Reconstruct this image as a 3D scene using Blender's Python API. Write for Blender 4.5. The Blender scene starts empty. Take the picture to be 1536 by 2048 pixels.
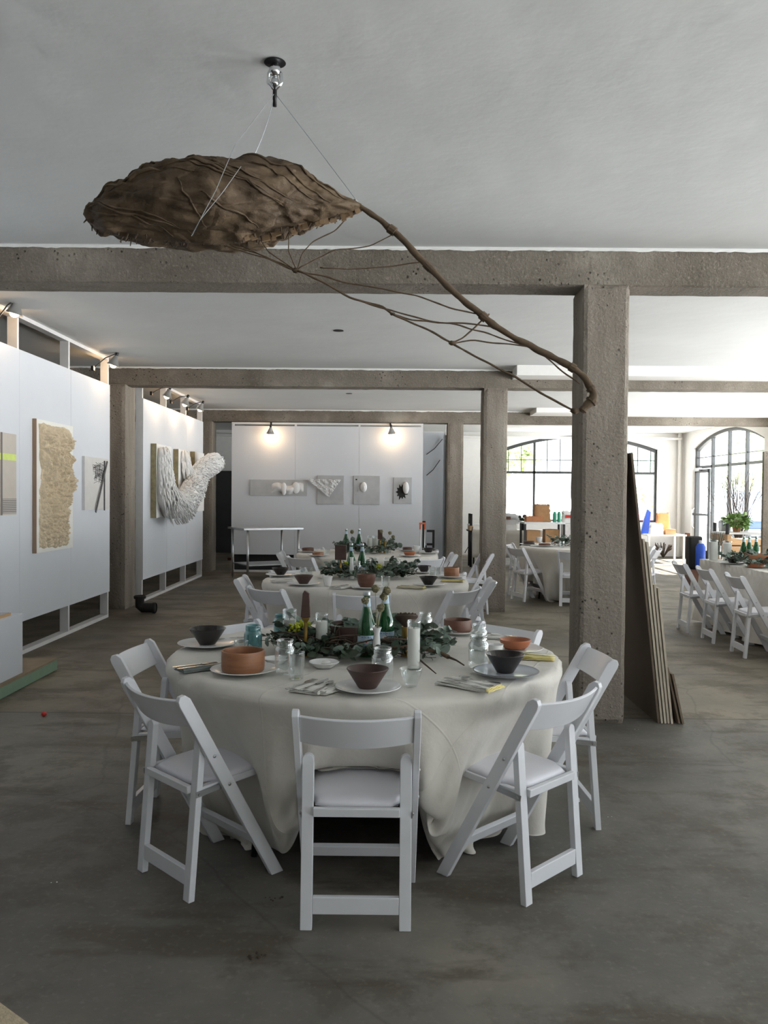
import bpy, bmesh, math, random
import numpy as np
from mathutils import Vector, Matrix, noise
R = math.radians; PI = math.pi
random.seed(7)
SC = bpy.context.scene
COL = SC.collection

# ---------------------------------------------------------------- camera
CAM = Vector((0, 0, 1.5)); F = 1657.0
PITCH = math.atan((1024-990)/F); YAW = math.atan(8/F); ROLL = 0.0085
def _axes():
    f = Vector((-math.sin(YAW)*math.cos(PITCH), math.cos(YAW)*math.cos(PITCH), -math.sin(PITCH)))
    r0 = Vector((math.cos(YAW), math.sin(YAW), 0)); u0 = r0.cross(f)
    c, s = math.cos(ROLL), math.sin(ROLL)
    return r0*c + u0*s, -r0*s + u0*c, f
AR, AU, AF = _axes()
cd = bpy.data.cameras.new('camera'); cam = bpy.data.objects.new('camera', cd); COL.objects.link(cam)
cd.sensor_fit = 'VERTICAL'; cd.sensor_height = 36; cd.lens = F/2048*36; cd.clip_end = 300
M3 = Matrix((AR, AU, -AF)).transposed()
cam.matrix_world = Matrix.Translation(CAM) @ M3.to_4x4()
SC.camera = cam
def ray(px, py): return AR*((px-768)/F) - AU*((py-1024)/F) + AF
def onZ(px, py, z): d = ray(px, py); return CAM + d*((z-CAM.z)/d.z)
def onY(px, py, y): d = ray(px, py); return CAM + d*(y/d.y)
def onX(px, py, x): d = ray(px, py); return CAM + d*(x/d.x)

# ---------------------------------------------------------------- light
SC.view_settings.view_transform = 'Standard'; SC.view_settings.look = 'None'
SC.view_settings.gamma = 1; SC.view_settings.exposure = -0.17
w = bpy.data.worlds.new('sky'); SC.world = w; w.use_nodes = True
nt = w.node_tree; bg = nt.nodes['Background']
bg.inputs[1].default_value = 1.0
_tc = nt.nodes.new('ShaderNodeTexCoord'); _sx = nt.nodes.new('ShaderNodeSeparateXYZ'); _rp = nt.nodes.new('ShaderNodeValToRGB')
_mr = nt.nodes.new('ShaderNodeMapRange'); _mr.inputs['From Min'].default_value = -1; nt.links.new(_tc.outputs['Generated'], _sx.inputs[0])
nt.links.new(_sx.outputs['Z'], _mr.inputs[0]); nt.links.new(_mr.outputs[0], _rp.inputs[0]); _rp.color_ramp.interpolation = 'LINEAR'
SKY, GROUND_GLOW = (3.5, 3.8, 4.1, 1), (23.5, 23.8, 24.0, 1)          # sky above the horizon, glow added below it as sunlit street bounce
_e = _rp.color_ramp.elements; _e[0].position = .49; _e[0].color = GROUND_GLOW; _e[1].position = .51; _e[1].color = SKY
nt.links.new(_rp.outputs[0], bg.inputs[0])
sd = bpy.data.lights.new('sun', 'SUN'); sd.energy = 48; sd.angle = R(1.0); sd.color = (1, .96, .9)
so = bpy.data.objects.new('sun', sd); COL.objects.link(so)
so.rotation_euler = Vector((-.62, -.16, -.72)).to_track_quat('-Z', 'Y').to_euler()
def portal(loc, direction, sx, sy):
    l = bpy.data.lights.new('window_portal', 'AREA'); l.shape = 'RECTANGLE'; l.size = sx; l.size_y = sy
    l.cycles.is_portal = True
    o = bpy.data.objects.new('window_portal', l); COL.objects.link(o); o.location = loc
    o.rotation_euler = Vector(direction).to_track_quat('-Z', 'Y').to_euler()

# ---------------------------------------------------------------- materials
def srgb(c):
    return tuple((x/255/12.92 if x/255 <= .04045 else ((x/255+.055)/1.055)**2.4) for x in c)
class NB:
    def __init__(s, name):
        s.m = bpy.data.materials.new(name); s.m.use_nodes = True; s.t = s.m.node_tree
        s.b = s.t.nodes['Principled BSDF']; s.L = s.t.links.new
        s.co = s.t.nodes.new('ShaderNodeTexCoord')
    def n(s, ty, **kw):
        x = s.t.nodes.new('ShaderNode'+ty)
        for k, v in kw.items():
            if k in x.inputs: x.inputs[k].default_value = v
            else: setattr(x, k, v)
        return x
    def noise(s, scale, detail=4, rough=.55, vec=None, stretch=None):
        x = s.n('TexNoise', Scale=scale, Detail=detail, Roughness=rough)
        src = vec or s.co.outputs['Object']
        if stretch:
            mp = s.n('Mapping'); mp.inputs['Scale'].default_value = stretch; s.L(src, mp.inputs[0]); src = mp.outputs[0]
        s.L(src, x.inputs['Vector']); return x.outputs['Fac']
    def ramp(s, fac, stops):
        x = s.n('ValToRGB'); e = x.color_ramp.elements
        while len(e) > 1: e.remove(e[-1])
        e[0].position = stops[0][0]; e[0].color = (*stops[0][1], 1)
        for p, c in stops[1:]:
            q = e.new(p); q.color = (*c, 1)
        s.L(fac, x.inputs[0]); return x.outputs['Color']
    def mix(s, fac, a, b):
        x = s.n('Mix', data_type='RGBA'); s.L(fac, x.inputs[0]); s.L(a, x.inputs[6]) if not isinstance(a, tuple) else setattr(x.inputs[6], 'default_value', (*a, 1))
        s.L(b, x.inputs[7]) if not isinstance(b, tuple) else setattr(x.inputs[7], 'default_value', (*b, 1)); return x.outputs[2]
    def bump(s, h, strength=.3, dist=.01, prev=None):
        x = s.n('Bump', Strength=strength, Distance=dist); s.L(h, x.inputs['Height'])
        if prev: s.L(prev, x.inputs['Normal'])
        s.L(x.outputs[0], s.b.inputs['Normal']); return x.outputs[0]
def mat(name, col, rough=.6, metal=0, var=.08, scale=12, bump=0, bscale=60, stretch=None, spec=.5, sheen=0, emit=None, es=0, bdist=.004):
    k = NB(name); c = srgb(col)
    lo = tuple(max(0, x*(1-var)) for x in c); hi = tuple(min(1, x*(1+var)) for x in c)
    f = k.noise(scale, stretch=stretch)
    k.L(k.ramp(f, [(.3, lo), (.7, hi)]), k.b.inputs['Base Color'])
    k.b.inputs['Roughness'].default_value = rough; k.b.inputs['Metallic'].default_value = metal
    k.b.inputs['Specular IOR Level'].default_value = spec
    if sheen: k.b.inputs['Sheen Weight'].default_value = sheen
    if bump: k.bump(k.noise(bscale, 5, stretch=stretch), bump, bdist)
    if emit: k.b.inputs['Emission Color'].default_value = (*srgb(emit), 1); k.b.inputs['Emission Strength'].default_value = es
    return k.m
def glassmat(name, tint, refl=.25, dens=0.0):
    k = NB(name); t = k.t
    tr = k.n('BsdfTransparent'); tr.inputs[0].default_value = (*tint, 1)
    gl = k.n('BsdfGlossy', Roughness=.03); gl.inputs[0].default_value = (1, 1, 1, 1)
    lw = k.n('LayerWeight', Blend=.35)
    ma = k.n('MapRange'); ma.inputs['To Min'].default_value = .03; ma.inputs['To Max'].default_value = refl
    k.L(lw.outputs['Facing'], ma.inputs[0])
    mx = k.n('MixShader'); k.L(ma.outputs[0], mx.inputs[0]); k.L(tr.outputs[0], mx.inputs[1]); k.L(gl.outputs[0], mx.inputs[2])
    out = mx
    if dens:
        df = k.n('BsdfDiffuse'); df.inputs[0].default_value = (*tint, 1)
        m2 = k.n('MixShader'); m2.inputs[0].default_value = dens; k.L(mx.outputs[0], m2.inputs[1]); k.L(df.outputs[0], m2.inputs[2]); out = m2
    k.L(out.outputs[0], t.nodes['Material Output'].inputs['Surface']); t.nodes.remove(k.b)
    return k.m
def concrete(name, base, dark, light, pits=1.0, stretch=(1, 1, 1)):
    k = NB(name)
    a = k.noise(1.6, 5, .6, stretch=stretch); c1 = k.ramp(a, [(.3, srgb(dark)), (.55, srgb(base)), (.75, srgb(light))])
    sp = k.noise(55, 3, .6); c2 = k.mix(k.ramp(sp, [(.56, (0, 0, 0)), (.72, (.55, .55, .55))]), c1, srgb(light))
    v = k.n('TexVoronoi', Scale=22.0); k.L(k.co.outputs['Object'], v.inputs['Vector'])
    pit = k.ramp(v.outputs['Distance'], [(.12, (1, 1, 1)), (.20, (0, 0, 0))])
    msk = k.ramp(k.noise(2.3, 3), [(.5, (0, 0, 0)), (.62, (1, 1, 1))])
    pm = k.n('MixRGB', blend_type='MULTIPLY', Fac=1.0); k.L(pit, pm.inputs[1]); k.L(msk, pm.inputs[2])
    k.L(k.mix(pm.outputs[0], c2, srgb(tuple(x*.55 for x in dark))), k.b.inputs['Base Color'])
    k.b.inputs['Roughness'].default_value = .9; k.b.inputs['Specular IOR Level'].default_value = .25
    n1 = k.bump(k.noise(42, 6, .65), .8*pits, .02)
    inv = k.n('Invert'); k.L(pm.outputs[0], inv.inputs['Color'])
    k.bump(inv.outputs[0], .8*pits, .02, n1)
    return k.m
M = {}
M['beam'] = concrete('rough_concrete', (128, 121, 111), (104, 97, 87), (160, 153, 142))
M['column'] = concrete('board_formed_concrete', (136, 128, 118), (112, 104, 94), (162, 155, 145), 1.0, (2.2, 2.2, .35))
def floor_mat():
    k = NB('worn_concrete_floor'); O = k.co.outputs['Object']
    big = k.noise(.55, 6, .62); c1 = k.ramp(big, [(.34, srgb((77, 77, 73))), (.5, srgb((106, 103, 96))), (.66, srgb((132, 127, 116)))])
    pat = k.noise(1.9, 7, .7); c2 = k.mix(k.ramp(pat, [(.5, (0, 0, 0)), (.58, (.62, .62, .62))]), c1, srgb((86, 80, 70)))
    sx = k.n('SeparateXYZ'); k.L(O, sx.inputs[0])
    # brown, more weathered slab beyond the joint at the first pillar line
    st = k.n('Math', operation='GREATER_THAN'); k.L(sx.outputs['Y'], st.inputs[0]); st.inputs[1].default_value = 5.6
    sc = k.n('Math', operation='MULTIPLY'); k.L(st.outputs[0], sc.inputs[0]); sc.inputs[1].default_value = .6
    c3 = k.mix(sc.outputs[0], c2, k_mul(k, c2, (1.12, 1.0, .84)))
    st2 = k.noise(1.3, 5, .6, stretch=(.6, 1.9, 1)); c4 = k.mix(k.ramp(st2, [(.55, (0, 0, 0)), (.62, (.7, .7, .7))]), c3, srgb((78, 70, 58)))
    fine = k.noise(38, 4, .6); c5 = k.mix(k.ramp(fine, [(.55, (0, 0, 0)), (.8, (.35, .35, .35))]), c4, srgb((150, 146, 136)))
    # joint line
    df = k.n('Math', operation='SUBTRACT'); k.L(sx.outputs['Y'], df.inputs[0]); df.inputs[1].default_value = 5.6
    ab = k.n('Math', operation='ABSOLUTE'); k.L(df.outputs[0], ab.inputs[0])
    lt = k.n('Math', operation='LESS_THAN'); k.L(ab.outputs[0], lt.inputs[0]); lt.inputs[1].default_value = .012
    v = k.n('TexVoronoi', Scale=.42, feature='DISTANCE_TO_EDGE'); wob = k.n('Mix', data_type='RGBA'); wob.inputs[0].default_value = .12
    nn = k.n('TexNoise', Scale=2.5, Detail=5.0); k.L(O, nn.inputs['Vector']); k.L(O, wob.inputs[6]); k.L(nn.outputs['Color'], wob.inputs[7]); k.L(wob.outputs[2], v.inputs['Vector'])
    crk = k.ramp(v.outputs['Distance'], [(.0, (.5, .5, .5)), (.004, (0, 0, 0))])
    mx = k.n('Math', operation='MAXIMUM'); k.L(lt.outputs[0], mx.inputs[0]); k.L(crk, mx.inputs[1])
    m6 = k.n('Math', operation='MULTIPLY'); k.L(mx.outputs[0], m6.inputs[0]); m6.inputs[1].default_value = .6
    k.L(k.mix(m6.outputs[0], c5, srgb((58, 54, 48))), k.b.inputs['Base Color'])
    rr = k.n('MapRange'); k.L(pat, rr.inputs[0]); rr.inputs['To Min'].default_value = .42; rr.inputs['To Max'].default_value = .75
    k.L(rr.outputs[0], k.b.inputs['Roughness']); k.b.inputs['Specular IOR Level'].default_value = .35
    k.bump(k.noise(6, 8, .65), .18, .02)
    return k.m
def k_mul(k, col, t):
    x = k.n('MixRGB', blend_type='MULTIPLY', Fac=1.0); k.L(col, x.inputs[1]); x.inputs[2].default_value = (*t, 1); return x.outputs[0]
M['floor'] = floor_mat()
M['ceiling'] = mat('ceiling_plaster', (212, 214, 214), .85, var=.045, scale=1.1, bump=.25, bscale=3.0, bdist=.03)
M['white_wall'] = mat('white_wall_paint', (232, 231, 228), .8, var=.02, bump=.1, bscale=20)
M['panel'] = mat('white_panel_paint', (208, 212, 218), .65, var=.012, scale=3, bump=.05, bscale=30)
M['stud'] = mat('painted_stud', (214, 214, 214), .7, var=.04)
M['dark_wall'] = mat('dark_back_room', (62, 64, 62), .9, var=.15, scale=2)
M['white_paint'] = mat('ceiling_edge_paint', (228, 229, 227), .8, var=.03, bump=.4, bscale=40)
M['resin'] = mat('white_resin', (222, 224, 229), .22, var=.012, scale=4)
M['pad'] = mat('white_vinyl', (226, 226, 233), .45, var=.02, scale=6, bump=.1, bscale=14, bdist=.006)
M['steel'] = mat('brushed_steel', (190, 192, 194), .3, 1, var=.06, stretch=(1, 1, 12))
M['chrome'] = mat('polished_chrome', (225, 227, 230), .12, 1, var=.02)
M['alu'] = mat('spun_aluminium', (205, 205, 203), .28, .9, var=.04)
M['cutlery'] = mat('stainless_cutlery', (188, 188, 186), .22, 1, var=.04)
M['linen'] = mat('linen_tablecloth', (214, 208, 194), .72, var=.03, scale=5, bump=.12, bscale=260, sheen=.25, bdist=.002)
def linen():
    k = NB('linen_tablecloth'); k.L(k.ramp(k.noise(4, 4), [(.3, srgb((202, 198, 189))), (.7, srgb((214, 210, 202)))]), k.b.inputs['Base Color'])
    k.b.inputs['Roughness'].default_value = .62; k.b.inputs['Sheen Weight'].default_value = .2; k.b.inputs['Specular IOR Level'].default_value = .4
    uvn = k.n('Separate' + 'XYZ'); k.L(k.co.outputs['UV'], uvn.inputs[0]); tot = None
    for ax in ('X', 'Y'):
        mu = k.n('Math', operation='MULTIPLY'); k.L(uvn.outputs[ax], mu.inputs[0]); mu.inputs[1].default_value = 4.0
        fr = k.n('Math', operation='FRACT'); ad = k.n('Math', operation='ADD'); ad.inputs[1].default_value = .5; k.L(mu.outputs[0], ad.inputs[0]); k.L(ad.outputs[0], fr.inputs[0])
        sb = k.n('Math', operation='SUBTRACT'); k.L(fr.outputs[0], sb.inputs[0]); sb.inputs[1].default_value = .5
        ab = k.n('Math', operation='ABSOLUTE'); k.L(sb.outputs[0], ab.inputs[0])
        mr = k.n('MapRange'); mr.inputs['From Max'].default_value = .007; mr.inputs['To Min'].default_value = 1; mr.inputs['To Max'].default_value = 0; k.L(ab.outputs[0], mr.inputs[0])
        if tot is None: tot = mr.outputs[0]
        else:
            mx = k.n('Math', operation='MAXIMUM'); k.L(tot, mx.inputs[0]); k.L(mr.outputs[0], mx.inputs[1]); tot = mx.outputs[0]
    b1 = k.bump(k.noise(7, 5, .6), .35, .02); b2 = k.bump(tot, .35, .006, b1)
    return k.m
M['linen'] = linen()
M['napkin_white'] = mat('white_napkin', (228, 227, 222), .8, var=.03, bump=.2, bscale=80)
M['napkin_cream'] = mat('cream_napkin', (206, 198, 172), .8, var=.05, bump=.2, bscale=80)
M['napkin_yellow'] = mat('yellow_napkin', (222, 208, 140), .8, var=.05, bump=.2, bscale=80)
M['napkin_grey'] = mat('grey_green_napkin', (122, 132, 130), .8, var=.08, bump=.2, bscale=80)
M['china'] = mat('white_china', (226, 227, 226), .18, var=.015)
M['blueplate'] = mat('pale_rimmed_china', (196, 204, 214), .12, var=.02)
M['rimdark'] = mat('dark_plate_rim', (74, 72, 72), .3)
M['wood_bowl'] = mat('turned_wood', (150, 102, 70), .42, var=.22, scale=7, stretch=(1, 1, 6))
M['wood_orange'] = mat('oiled_cherry_wood', (164, 100, 66), .38, var=.15, scale=8, stretch=(1, 1, 5))
M['wood_dark'] = mat('dark_walnut', (68, 47, 40), .45, var=.2, scale=9, stretch=(1, 1, 5))
M['wood_mid'] = mat('red_brown_wood', (100, 66, 52), .45, var=.18, scale=9, stretch=(1, 1, 5))
M['bowl_black'] = mat('black_lacquer', (38, 33, 32), .25, var=.1)
M['wood_plain'] = mat('pine_wood', (196, 160, 120), .7, var=.12, scale=9, stretch=(1, 1, 8))
M['frame_edge'] = mat('brown_board_edge', (150, 126, 106), .7, var=.1, stretch=(1, 1, .2))
M['glass'] = glassmat('clear_glass', (.93, .95, .95), .75, .02)
M['glass_blue'] = glassmat('aqua_glass', (.32, .58, .60), .6, .18)
M['glass_green'] = glassmat('green_bottle_glass', (.05, .26, .10), .6, .22)
M['pane'] = glassmat('window_glass', (.97, .98, .98), .25)
M['label'] = mat('pale_blue_paper_label', (176, 198, 214), .7)
M['red'] = mat('red_paint', (196, 40, 30), .5)
M['cap'] = mat('silver_foil', (190, 196, 200), .35, .8)
M['wax'] = mat('white_candle_wax', (232, 231, 226), .5, var=.02)
M['brass'] = mat('aged_brass', (172, 140, 76), .28, .9, var=.15)
M['leaf'] = mat('eucalyptus_leaf', (86, 104, 92), .55, var=.28, scale=18)
M['leaf2'] = mat('dark_green_leaf', (52, 66, 48), .55, var=.3, scale=18)
M['leaf3'] = mat('silver_leaf', (126, 142, 132), .6, var=.2, scale=18)
M['vine'] = mat('brown_vine', (74, 60, 48), .85, var=.3, scale=30, bump=.4, bscale=120)
M['bark'] = mat('stick_bark', (92, 76, 58), .85, var=.25, scale=25, bump=.5, bscale=80)
M['yellowflower'] = mat('yellow_green_flower', (164, 172, 34), .7, var=.25, scale=40)
M['podflower'] = mat('dried_seed_head', (118, 112, 84), .9, var=.3, scale=160, bump=.8, bscale=220)
M['lotus'] = mat('dried_lotus_pod', (66, 52, 42), .8, var=.25, scale=40, bump=.5, bscale=90)
M['drystem'] = mat('dry_stem', (150, 146, 110), .8, var=.1)
M['black'] = mat('black_metal', (30, 30, 31), .45, .3, var=.1)
M['black_matte'] = mat('black_rubber', (26, 26, 26), .8, var=.1)
M['window_metal'] = mat('dark_window_steel', (62, 64, 65), .5, .4, var=.1)
M['ply'] = mat('plywood_face', (112, 98, 82), .8, var=.12, scale=4, stretch=(1, 1, .2))
M['plyedge'] = mat('plywood_edge', (184, 174, 156), .8, var=.12, scale=60, stretch=(3, .2, .2))
M['masonite'] = mat('brown_hardboard', (92, 80, 66), .75, var=.06, scale=4)
M['green_paint'] = mat('green_board_edge', (124, 150, 128), .7, var=.05)
M['osb'] = mat('board_top', (142, 126, 104), .8, var=.12, scale=9)
M['orange'] = mat('orange_plastic', (226, 104, 62), .5)
M['cardboard'] = mat('cardboard', (186, 146, 104), .8, var=.06)
M['paperbag'] = mat('brown_paper', (170, 130, 92), .8, var=.1, bump=.5, bscale=14, bdist=.02)
M['orangebag'] = mat('orange_paper_bag', (226, 160, 104), .8, var=.06, bump=.3, bscale=12, bdist=.02)
M['blue'] = mat('blue_plastic', (44, 88, 200), .4)
M['teal'] = mat('green_plastic_tub', (70, 170, 138), .5)
M['white_plastic'] = mat('white_plastic', (232, 232, 232), .4)
M['terracotta'] = mat('terracotta', (190, 130, 92), .8)
M['carpet'] = mat('beige_rug', (206, 190, 160), .95, var=.15, scale=70, bump=.8, bscale=150, bdist=.01)
M['pod'] = None

# ---------------------------------------------------------------- mesh builder
class MB:
    def __init__(s): s.v = []; s.f = []; s.mi = []; s.cur = 0; s.mats = []
    def add(s, vs, fs):
        o = len(s.v); s.v += [tuple(v) for v in vs]; s.f += [tuple(i+o for i in f) for f in fs]; s.mi += [s.cur]*len(fs); return s
    def box(s, c, d, rot=None, taper=None):
        vs = []
        for z in (-.5, .5):
            k = 1 if (taper is None or z < 0) else taper
            for x, y in ((-.5, -.5), (.5, -.5), (.5, .5), (-.5, .5)):
                p = Vector((x*d[0]*k, y*d[1]*k, z*d[2]))
                if rot is not None: p = rot @ p
                vs.append(p + Vector(c))
        return s.add(vs, [(3, 2, 1, 0), (4, 5, 6, 7), (0, 1, 5, 4), (1, 2, 6, 5), (2, 3, 7, 6), (3, 0, 4, 7)])
    def bb(s, x0, x1, y0, y1, z0, z1): return s.box(((x0+x1)/2, (y0+y1)/2, (z0+z1)/2), (x1-x0, y1-y0, z1-z0))
    def prism(s, poly, x0, x1, ax='x'):      # poly in the other two axes
        n = len(poly)
        def q(t, a, b): return {'x': (t, a, b), 'y': (a, t, b), 'z': (a, b, t)}[ax]
        vs = [q(x0, a, b) for a, b in poly] + [q(x1, a, b) for a, b in poly]
        fs = [tuple(range(n)), tuple(range(2*n-1, n-1, -1))] + [(i, i+n, (i+1) % n+n, (i+1) % n) for i in range(n)]
        return s.add(vs, fs)
    def tube(s, path, rad, n=8, caps=True, flat=1.0):
        path = [Vector(p) for p in path]; m = len(path)
        rr = rad if isinstance(rad, (list, tuple)) else [rad]*m
        vs = []; up = Vector((0, 0, 1)); prev = None
        for i, p in enumerate(path):
            t = (path[min(i+1, m-1)]-path[max(i-1, 0)])
            if t.length < 1e-9: t = Vector((0, 0, 1))
            t.normalize()
            if prev is None:
                a = t.cross(up if abs(t.z) < .95 else Vector((1, 0, 0))).normalized()
            else:
                a = (prev - t*prev.dot(t)).normalized()
            prev = a; b = t.cross(a)
            for k in range(n):
                th = 2*PI*k/n; vs.append(p + (a*math.cos(th) + b*math.sin(th)*flat)*rr[i])
        fs = [(i*n+k, i*n+(k+1) % n, (i+1)*n+(k+1) % n, (i+1)*n+k) for i in range(m-1) for k in range(n)]
        if caps: fs += [tuple(range(n-1, -1, -1)), tuple(range((m-1)*n, m*n))]
        return s.add(vs, fs)
    def lathe(s, prof, n=32, c=(0, 0, 0), rot=None, closed=False):
        vs = []; m = len(prof)
        for r, z in prof:
            for k in range(n):
                th = 2*PI*k/n; p = Vector((max(r, 1e-4)*math.cos(th), max(r, 1e-4)*math.sin(th), z))
                if rot is not None: p = rot @ p
                vs.append(p + Vector(c))
        fs = [(i*n+k, i*n+(k+1) % n, (i+1)*n+(k+1) % n, (i+1)*n+k) for i in range(m-1) for k in range(n)]
        return s.add(vs, fs)
    def grid(s, fn, nu, nv):
        vs = [fn(i/nu, j/nv) for j in range(nv+1) for i in range(nu+1)]
        fs = [(j*(nu+1)+i, j*(nu+1)+i+1, (j+1)*(nu+1)+i+1, (j+1)*(nu+1)+i) for j in range(nv) for i in range(nu)]
        return s.add(vs, fs)
    def ball(s, c, r, n=12, sq=(1, 1, 1), jit=0):
        prof = [(math.sin(PI*i/n), -math.cos(PI*i/n)) for i in range(n+1)]
        vs = []
        for a, z in prof:
            for k in range(n+2):
                th = 2*PI*k/(n+2); d = Vector((max(a, 1e-3)*math.cos(th)*sq[0], max(a, 1e-3)*math.sin(th)*sq[1], z*sq[2]))
                if jit: d *= 1+jit*noise.noise(d*4+Vector(c)*9)
                vs.append(Vector(c)+d*r)
        m = n+2
        return s.add(vs, [(i*m+k, i*m+(k+1) % m, (i+1)*m+(k+1) % m, (i+1)*m+k) for i in range(n) for k in range(m)])
    def build(s, name, material, parent=None, smooth=False, bevel=0, seg=2, sub=0, solid=0, fix=True, kind=None, label=None):
        me = bpy.data.meshes.new(name); me.from_pydata(s.v, [], s.f); me.update()
        if fix:
            b = bmesh.new(); b.from_mesh(me); bmesh.ops.recalc_face_normals(b, faces=b.faces); b.to_mesh(me); b.free()
        mats = material if isinstance(material, list) else [material]
        for m_ in mats: me.materials.append(m_)
        if len(mats) > 1: me.polygons.foreach_set('material_index', s.mi)
        if smooth:
            me.polygons.foreach_set('use_smooth', [True]*len(me.polygons))
            if smooth == 'auto':
                try: me.set_sharp_from_angle(angle=R(38))
                except Exception: pass
        o = bpy.data.objects.new(name, me); COL.objects.link(o)
        if parent: o.parent = parent
        if solid: md = o.modifiers.new('solid', 'SOLIDIFY'); md.thickness = solid; md.offset = 0
        if bevel:
            md = o.modifiers.new('bevel', 'BEVEL'); md.width = bevel; md.segments = seg; md.limit_method = 'ANGLE'; md.angle_limit = R(35)
            me.polygons.foreach_set('use_smooth', [True]*len(me.polygons))
            md.harden_normals = True
        if sub: md = o.modifiers.new('sub', 'SUBSURF'); md.levels = sub; md.render_levels = sub
        if kind: o['kind'] = kind
        if label: o['label'] = label
        return o
def tag(o, label, cat, group=None, kind=None):
    o['label'] = label; o['category'] = cat
    if group: o['group'] = group
    if kind: o['kind'] = kind
    return o
def thing(name, label, cat, loc=(0, 0, 0), rz=0, group=None):
    o = bpy.data.objects.new(name, None); COL.objects.link(o); o.empty_display_size = .05
    o.location = loc; o.rotation_euler = (0, 0, rz); return tag(o, label, cat, group)
def setting(name, loc=(0, 0, 0)):
    o = bpy.data.objects.new(name, None); COL.objects.link(o); o.location = loc; o['kind'] = 'structure'; return o
KIDS = {}
def kids(o): return [c for c in bpy.data.objects if c.parent == o]
def copy_tree(o, parent=None):
    c = o.copy(); COL.objects.link(c)
    if parent is not None: c.parent = parent
    if o.name not in KIDS: KIDS[o.name] = kids(o)
    for ch in KIDS[o.name]: copy_tree(ch, c)
    return c
class Proto:
    """first place() moves the original, later ones copy it"""
    def __init__(s, root): s.r = root; s.used = False
    def place(s, loc, rz, label, group=None, sc=None):
        o = s.r if not s.used else copy_tree(s.r); s.used = True
        o.location = loc; o.rotation_euler = (0, 0, rz); o['label'] = label
        if group: o['group'] = group
        elif 'group' in o: del o['group']
        if sc: o.scale = (sc,)*3 if not isinstance(sc, tuple) else sc
        return o
def nz(p, s, seed=0): return noise.noise(Vector(p)*s + Vector((seed*7.1, seed*3.3, seed)))
# ---------------------------------------------------------------- setting
H = 3.12; BZ = 2.88
BY = [5.45, 10.67, 15.9]
XR = 7.47; XL = -8.0; YB = 21.1; YF = -4.5
MB().bb(XL, XR+.3, YF, YB+.3, -.1, 0).build('floor', M['floor'], kind='structure')
MB().bb(XL, XR+.3, YF, YB+.3, H, H+.15).build('ceiling', M['ceiling'], kind='structure')
def rough_box(x0, x1, y0, y1, z0, z1, step, amp, seed):
    bm = MB()
    nx, ny, nz_ = [max(1, round((b-a)/step)) for a, b in ((x0, x1), (y0, y1), (z0, z1))]
    def disp(p):
        e = sum((abs(p[0]-x0) < 1e-4 or abs(p[0]-x1) < 1e-4, abs(p[1]-y0) < 1e-4 or abs(p[1]-y1) < 1e-4, abs(p[2]-z0) < 1e-4 or abs(p[2]-z1) < 1e-4))
        c = Vector(((x0+x1)/2 if x1-x0 < 1 else p[0], (y0+y1)/2 if y1-y0 < 1 else p[1], (z0+z1)/2 if z1-z0 < 1 else p[2]))
        p = Vector(p); d = (c-p)
        if d.length > 1e-6: d.normalize()
        a = amp*(.35*nz(p, 9, seed)+.3*nz(p, 3, seed))
        if e >= 2:
            q = nz(p, 6, seed+3); a += amp*(1.2+1.6*max(0, q)+1.0*abs(nz(p, 22, seed)))
        return p + d*a
    for (ax, v) in ((0, x0), (0, x1), (1, y0), (1, y1), (2, z0), (2, z1)):
        if ax == 0: bm.grid(lambda u, t: disp((v, y0+(y1-y0)*u, z0+(z1-z0)*t)), ny, nz_)
        if ax == 1: bm.grid(lambda u, t: disp((x0+(x1-x0)*u, v, z0+(z1-z0)*t)), nx, nz_)
        if ax == 2: bm.grid(lambda u, t: disp((x0+(x1-x0)*u, y0+(y1-y0)*t, v)), nx, ny)
    return bm
def weld(o, d=1e-4):
    b = bmesh.new(); b.from_mesh(o.data); bmesh.ops.remove_doubles(b, verts=b.verts, dist=d); bmesh.ops.recalc_face_normals(b, faces=b.faces)
    b.to_mesh(o.data); b.free(); return o
for i, y in enumerate(BY):
    st = .035 if i == 0 else .07
    weld(rough_box(XL, XR, y, y+.3, BZ, H+.02, st, .007, i).build('ceiling_beam', M['beam'], kind='structure'))
    pm = MB()
    n = 500
    def fn(u, v):
        x = XL + (XR-XL)*u; wv = .016 + .012*max(0, nz((x, 0, 0), 7, i)) + .006*nz((x, 0, 0), 40, i)
        return (x, y-.008-.004*(v > .5), H - (0 if v > .5 else wv)) if v != .5 else (x, y-.014, H-wv*.5)
    pm.grid(fn, n, 2); pm.build('trim_%d' % (i+1), M['white_paint'], solid=.012, kind='structure')
COLX = [(1.265, 1.575), (1.21, 1.53), (1.125, 1.44)]
for i, y in enumerate(BY):
    st = .03 if i == 0 else .05
    x0, x1 = COLX[i]
    weld(rough_box(x0, x1, y, y+.32, 0, BZ+.01, st, .009, 10+i).build('concrete_pillar', M['column'], kind='structure'))
weld(rough_box(-3.72, -3.365, 10.6, 11.05, 0, BZ+.01, .05, .009, 21).build('concrete_pillar', M['column'], kind='structure'))
weld(rough_box(-3.72, -3.38, 15.9, 16.3, 0, BZ+.01, .06, .009, 22).build('concrete_pillar', M['column'], kind='structure'))
weld(rough_box(-3.72, -3.38, 5.45, 5.77, 0, BZ+.01, .06, .009, 23).build('concrete_pillar', M['column'], kind='structure'))
# white dropped soffits on the right
MB().bb(2.7, XR, 15.2, 15.9, 3.035, H).build('soffit', M['white_wall'], kind='structure')
MB().bb(1.58, XR, 10.28, 10.67, 2.995, H).build('soffit', M['white_wall'], kind='structure')

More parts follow.
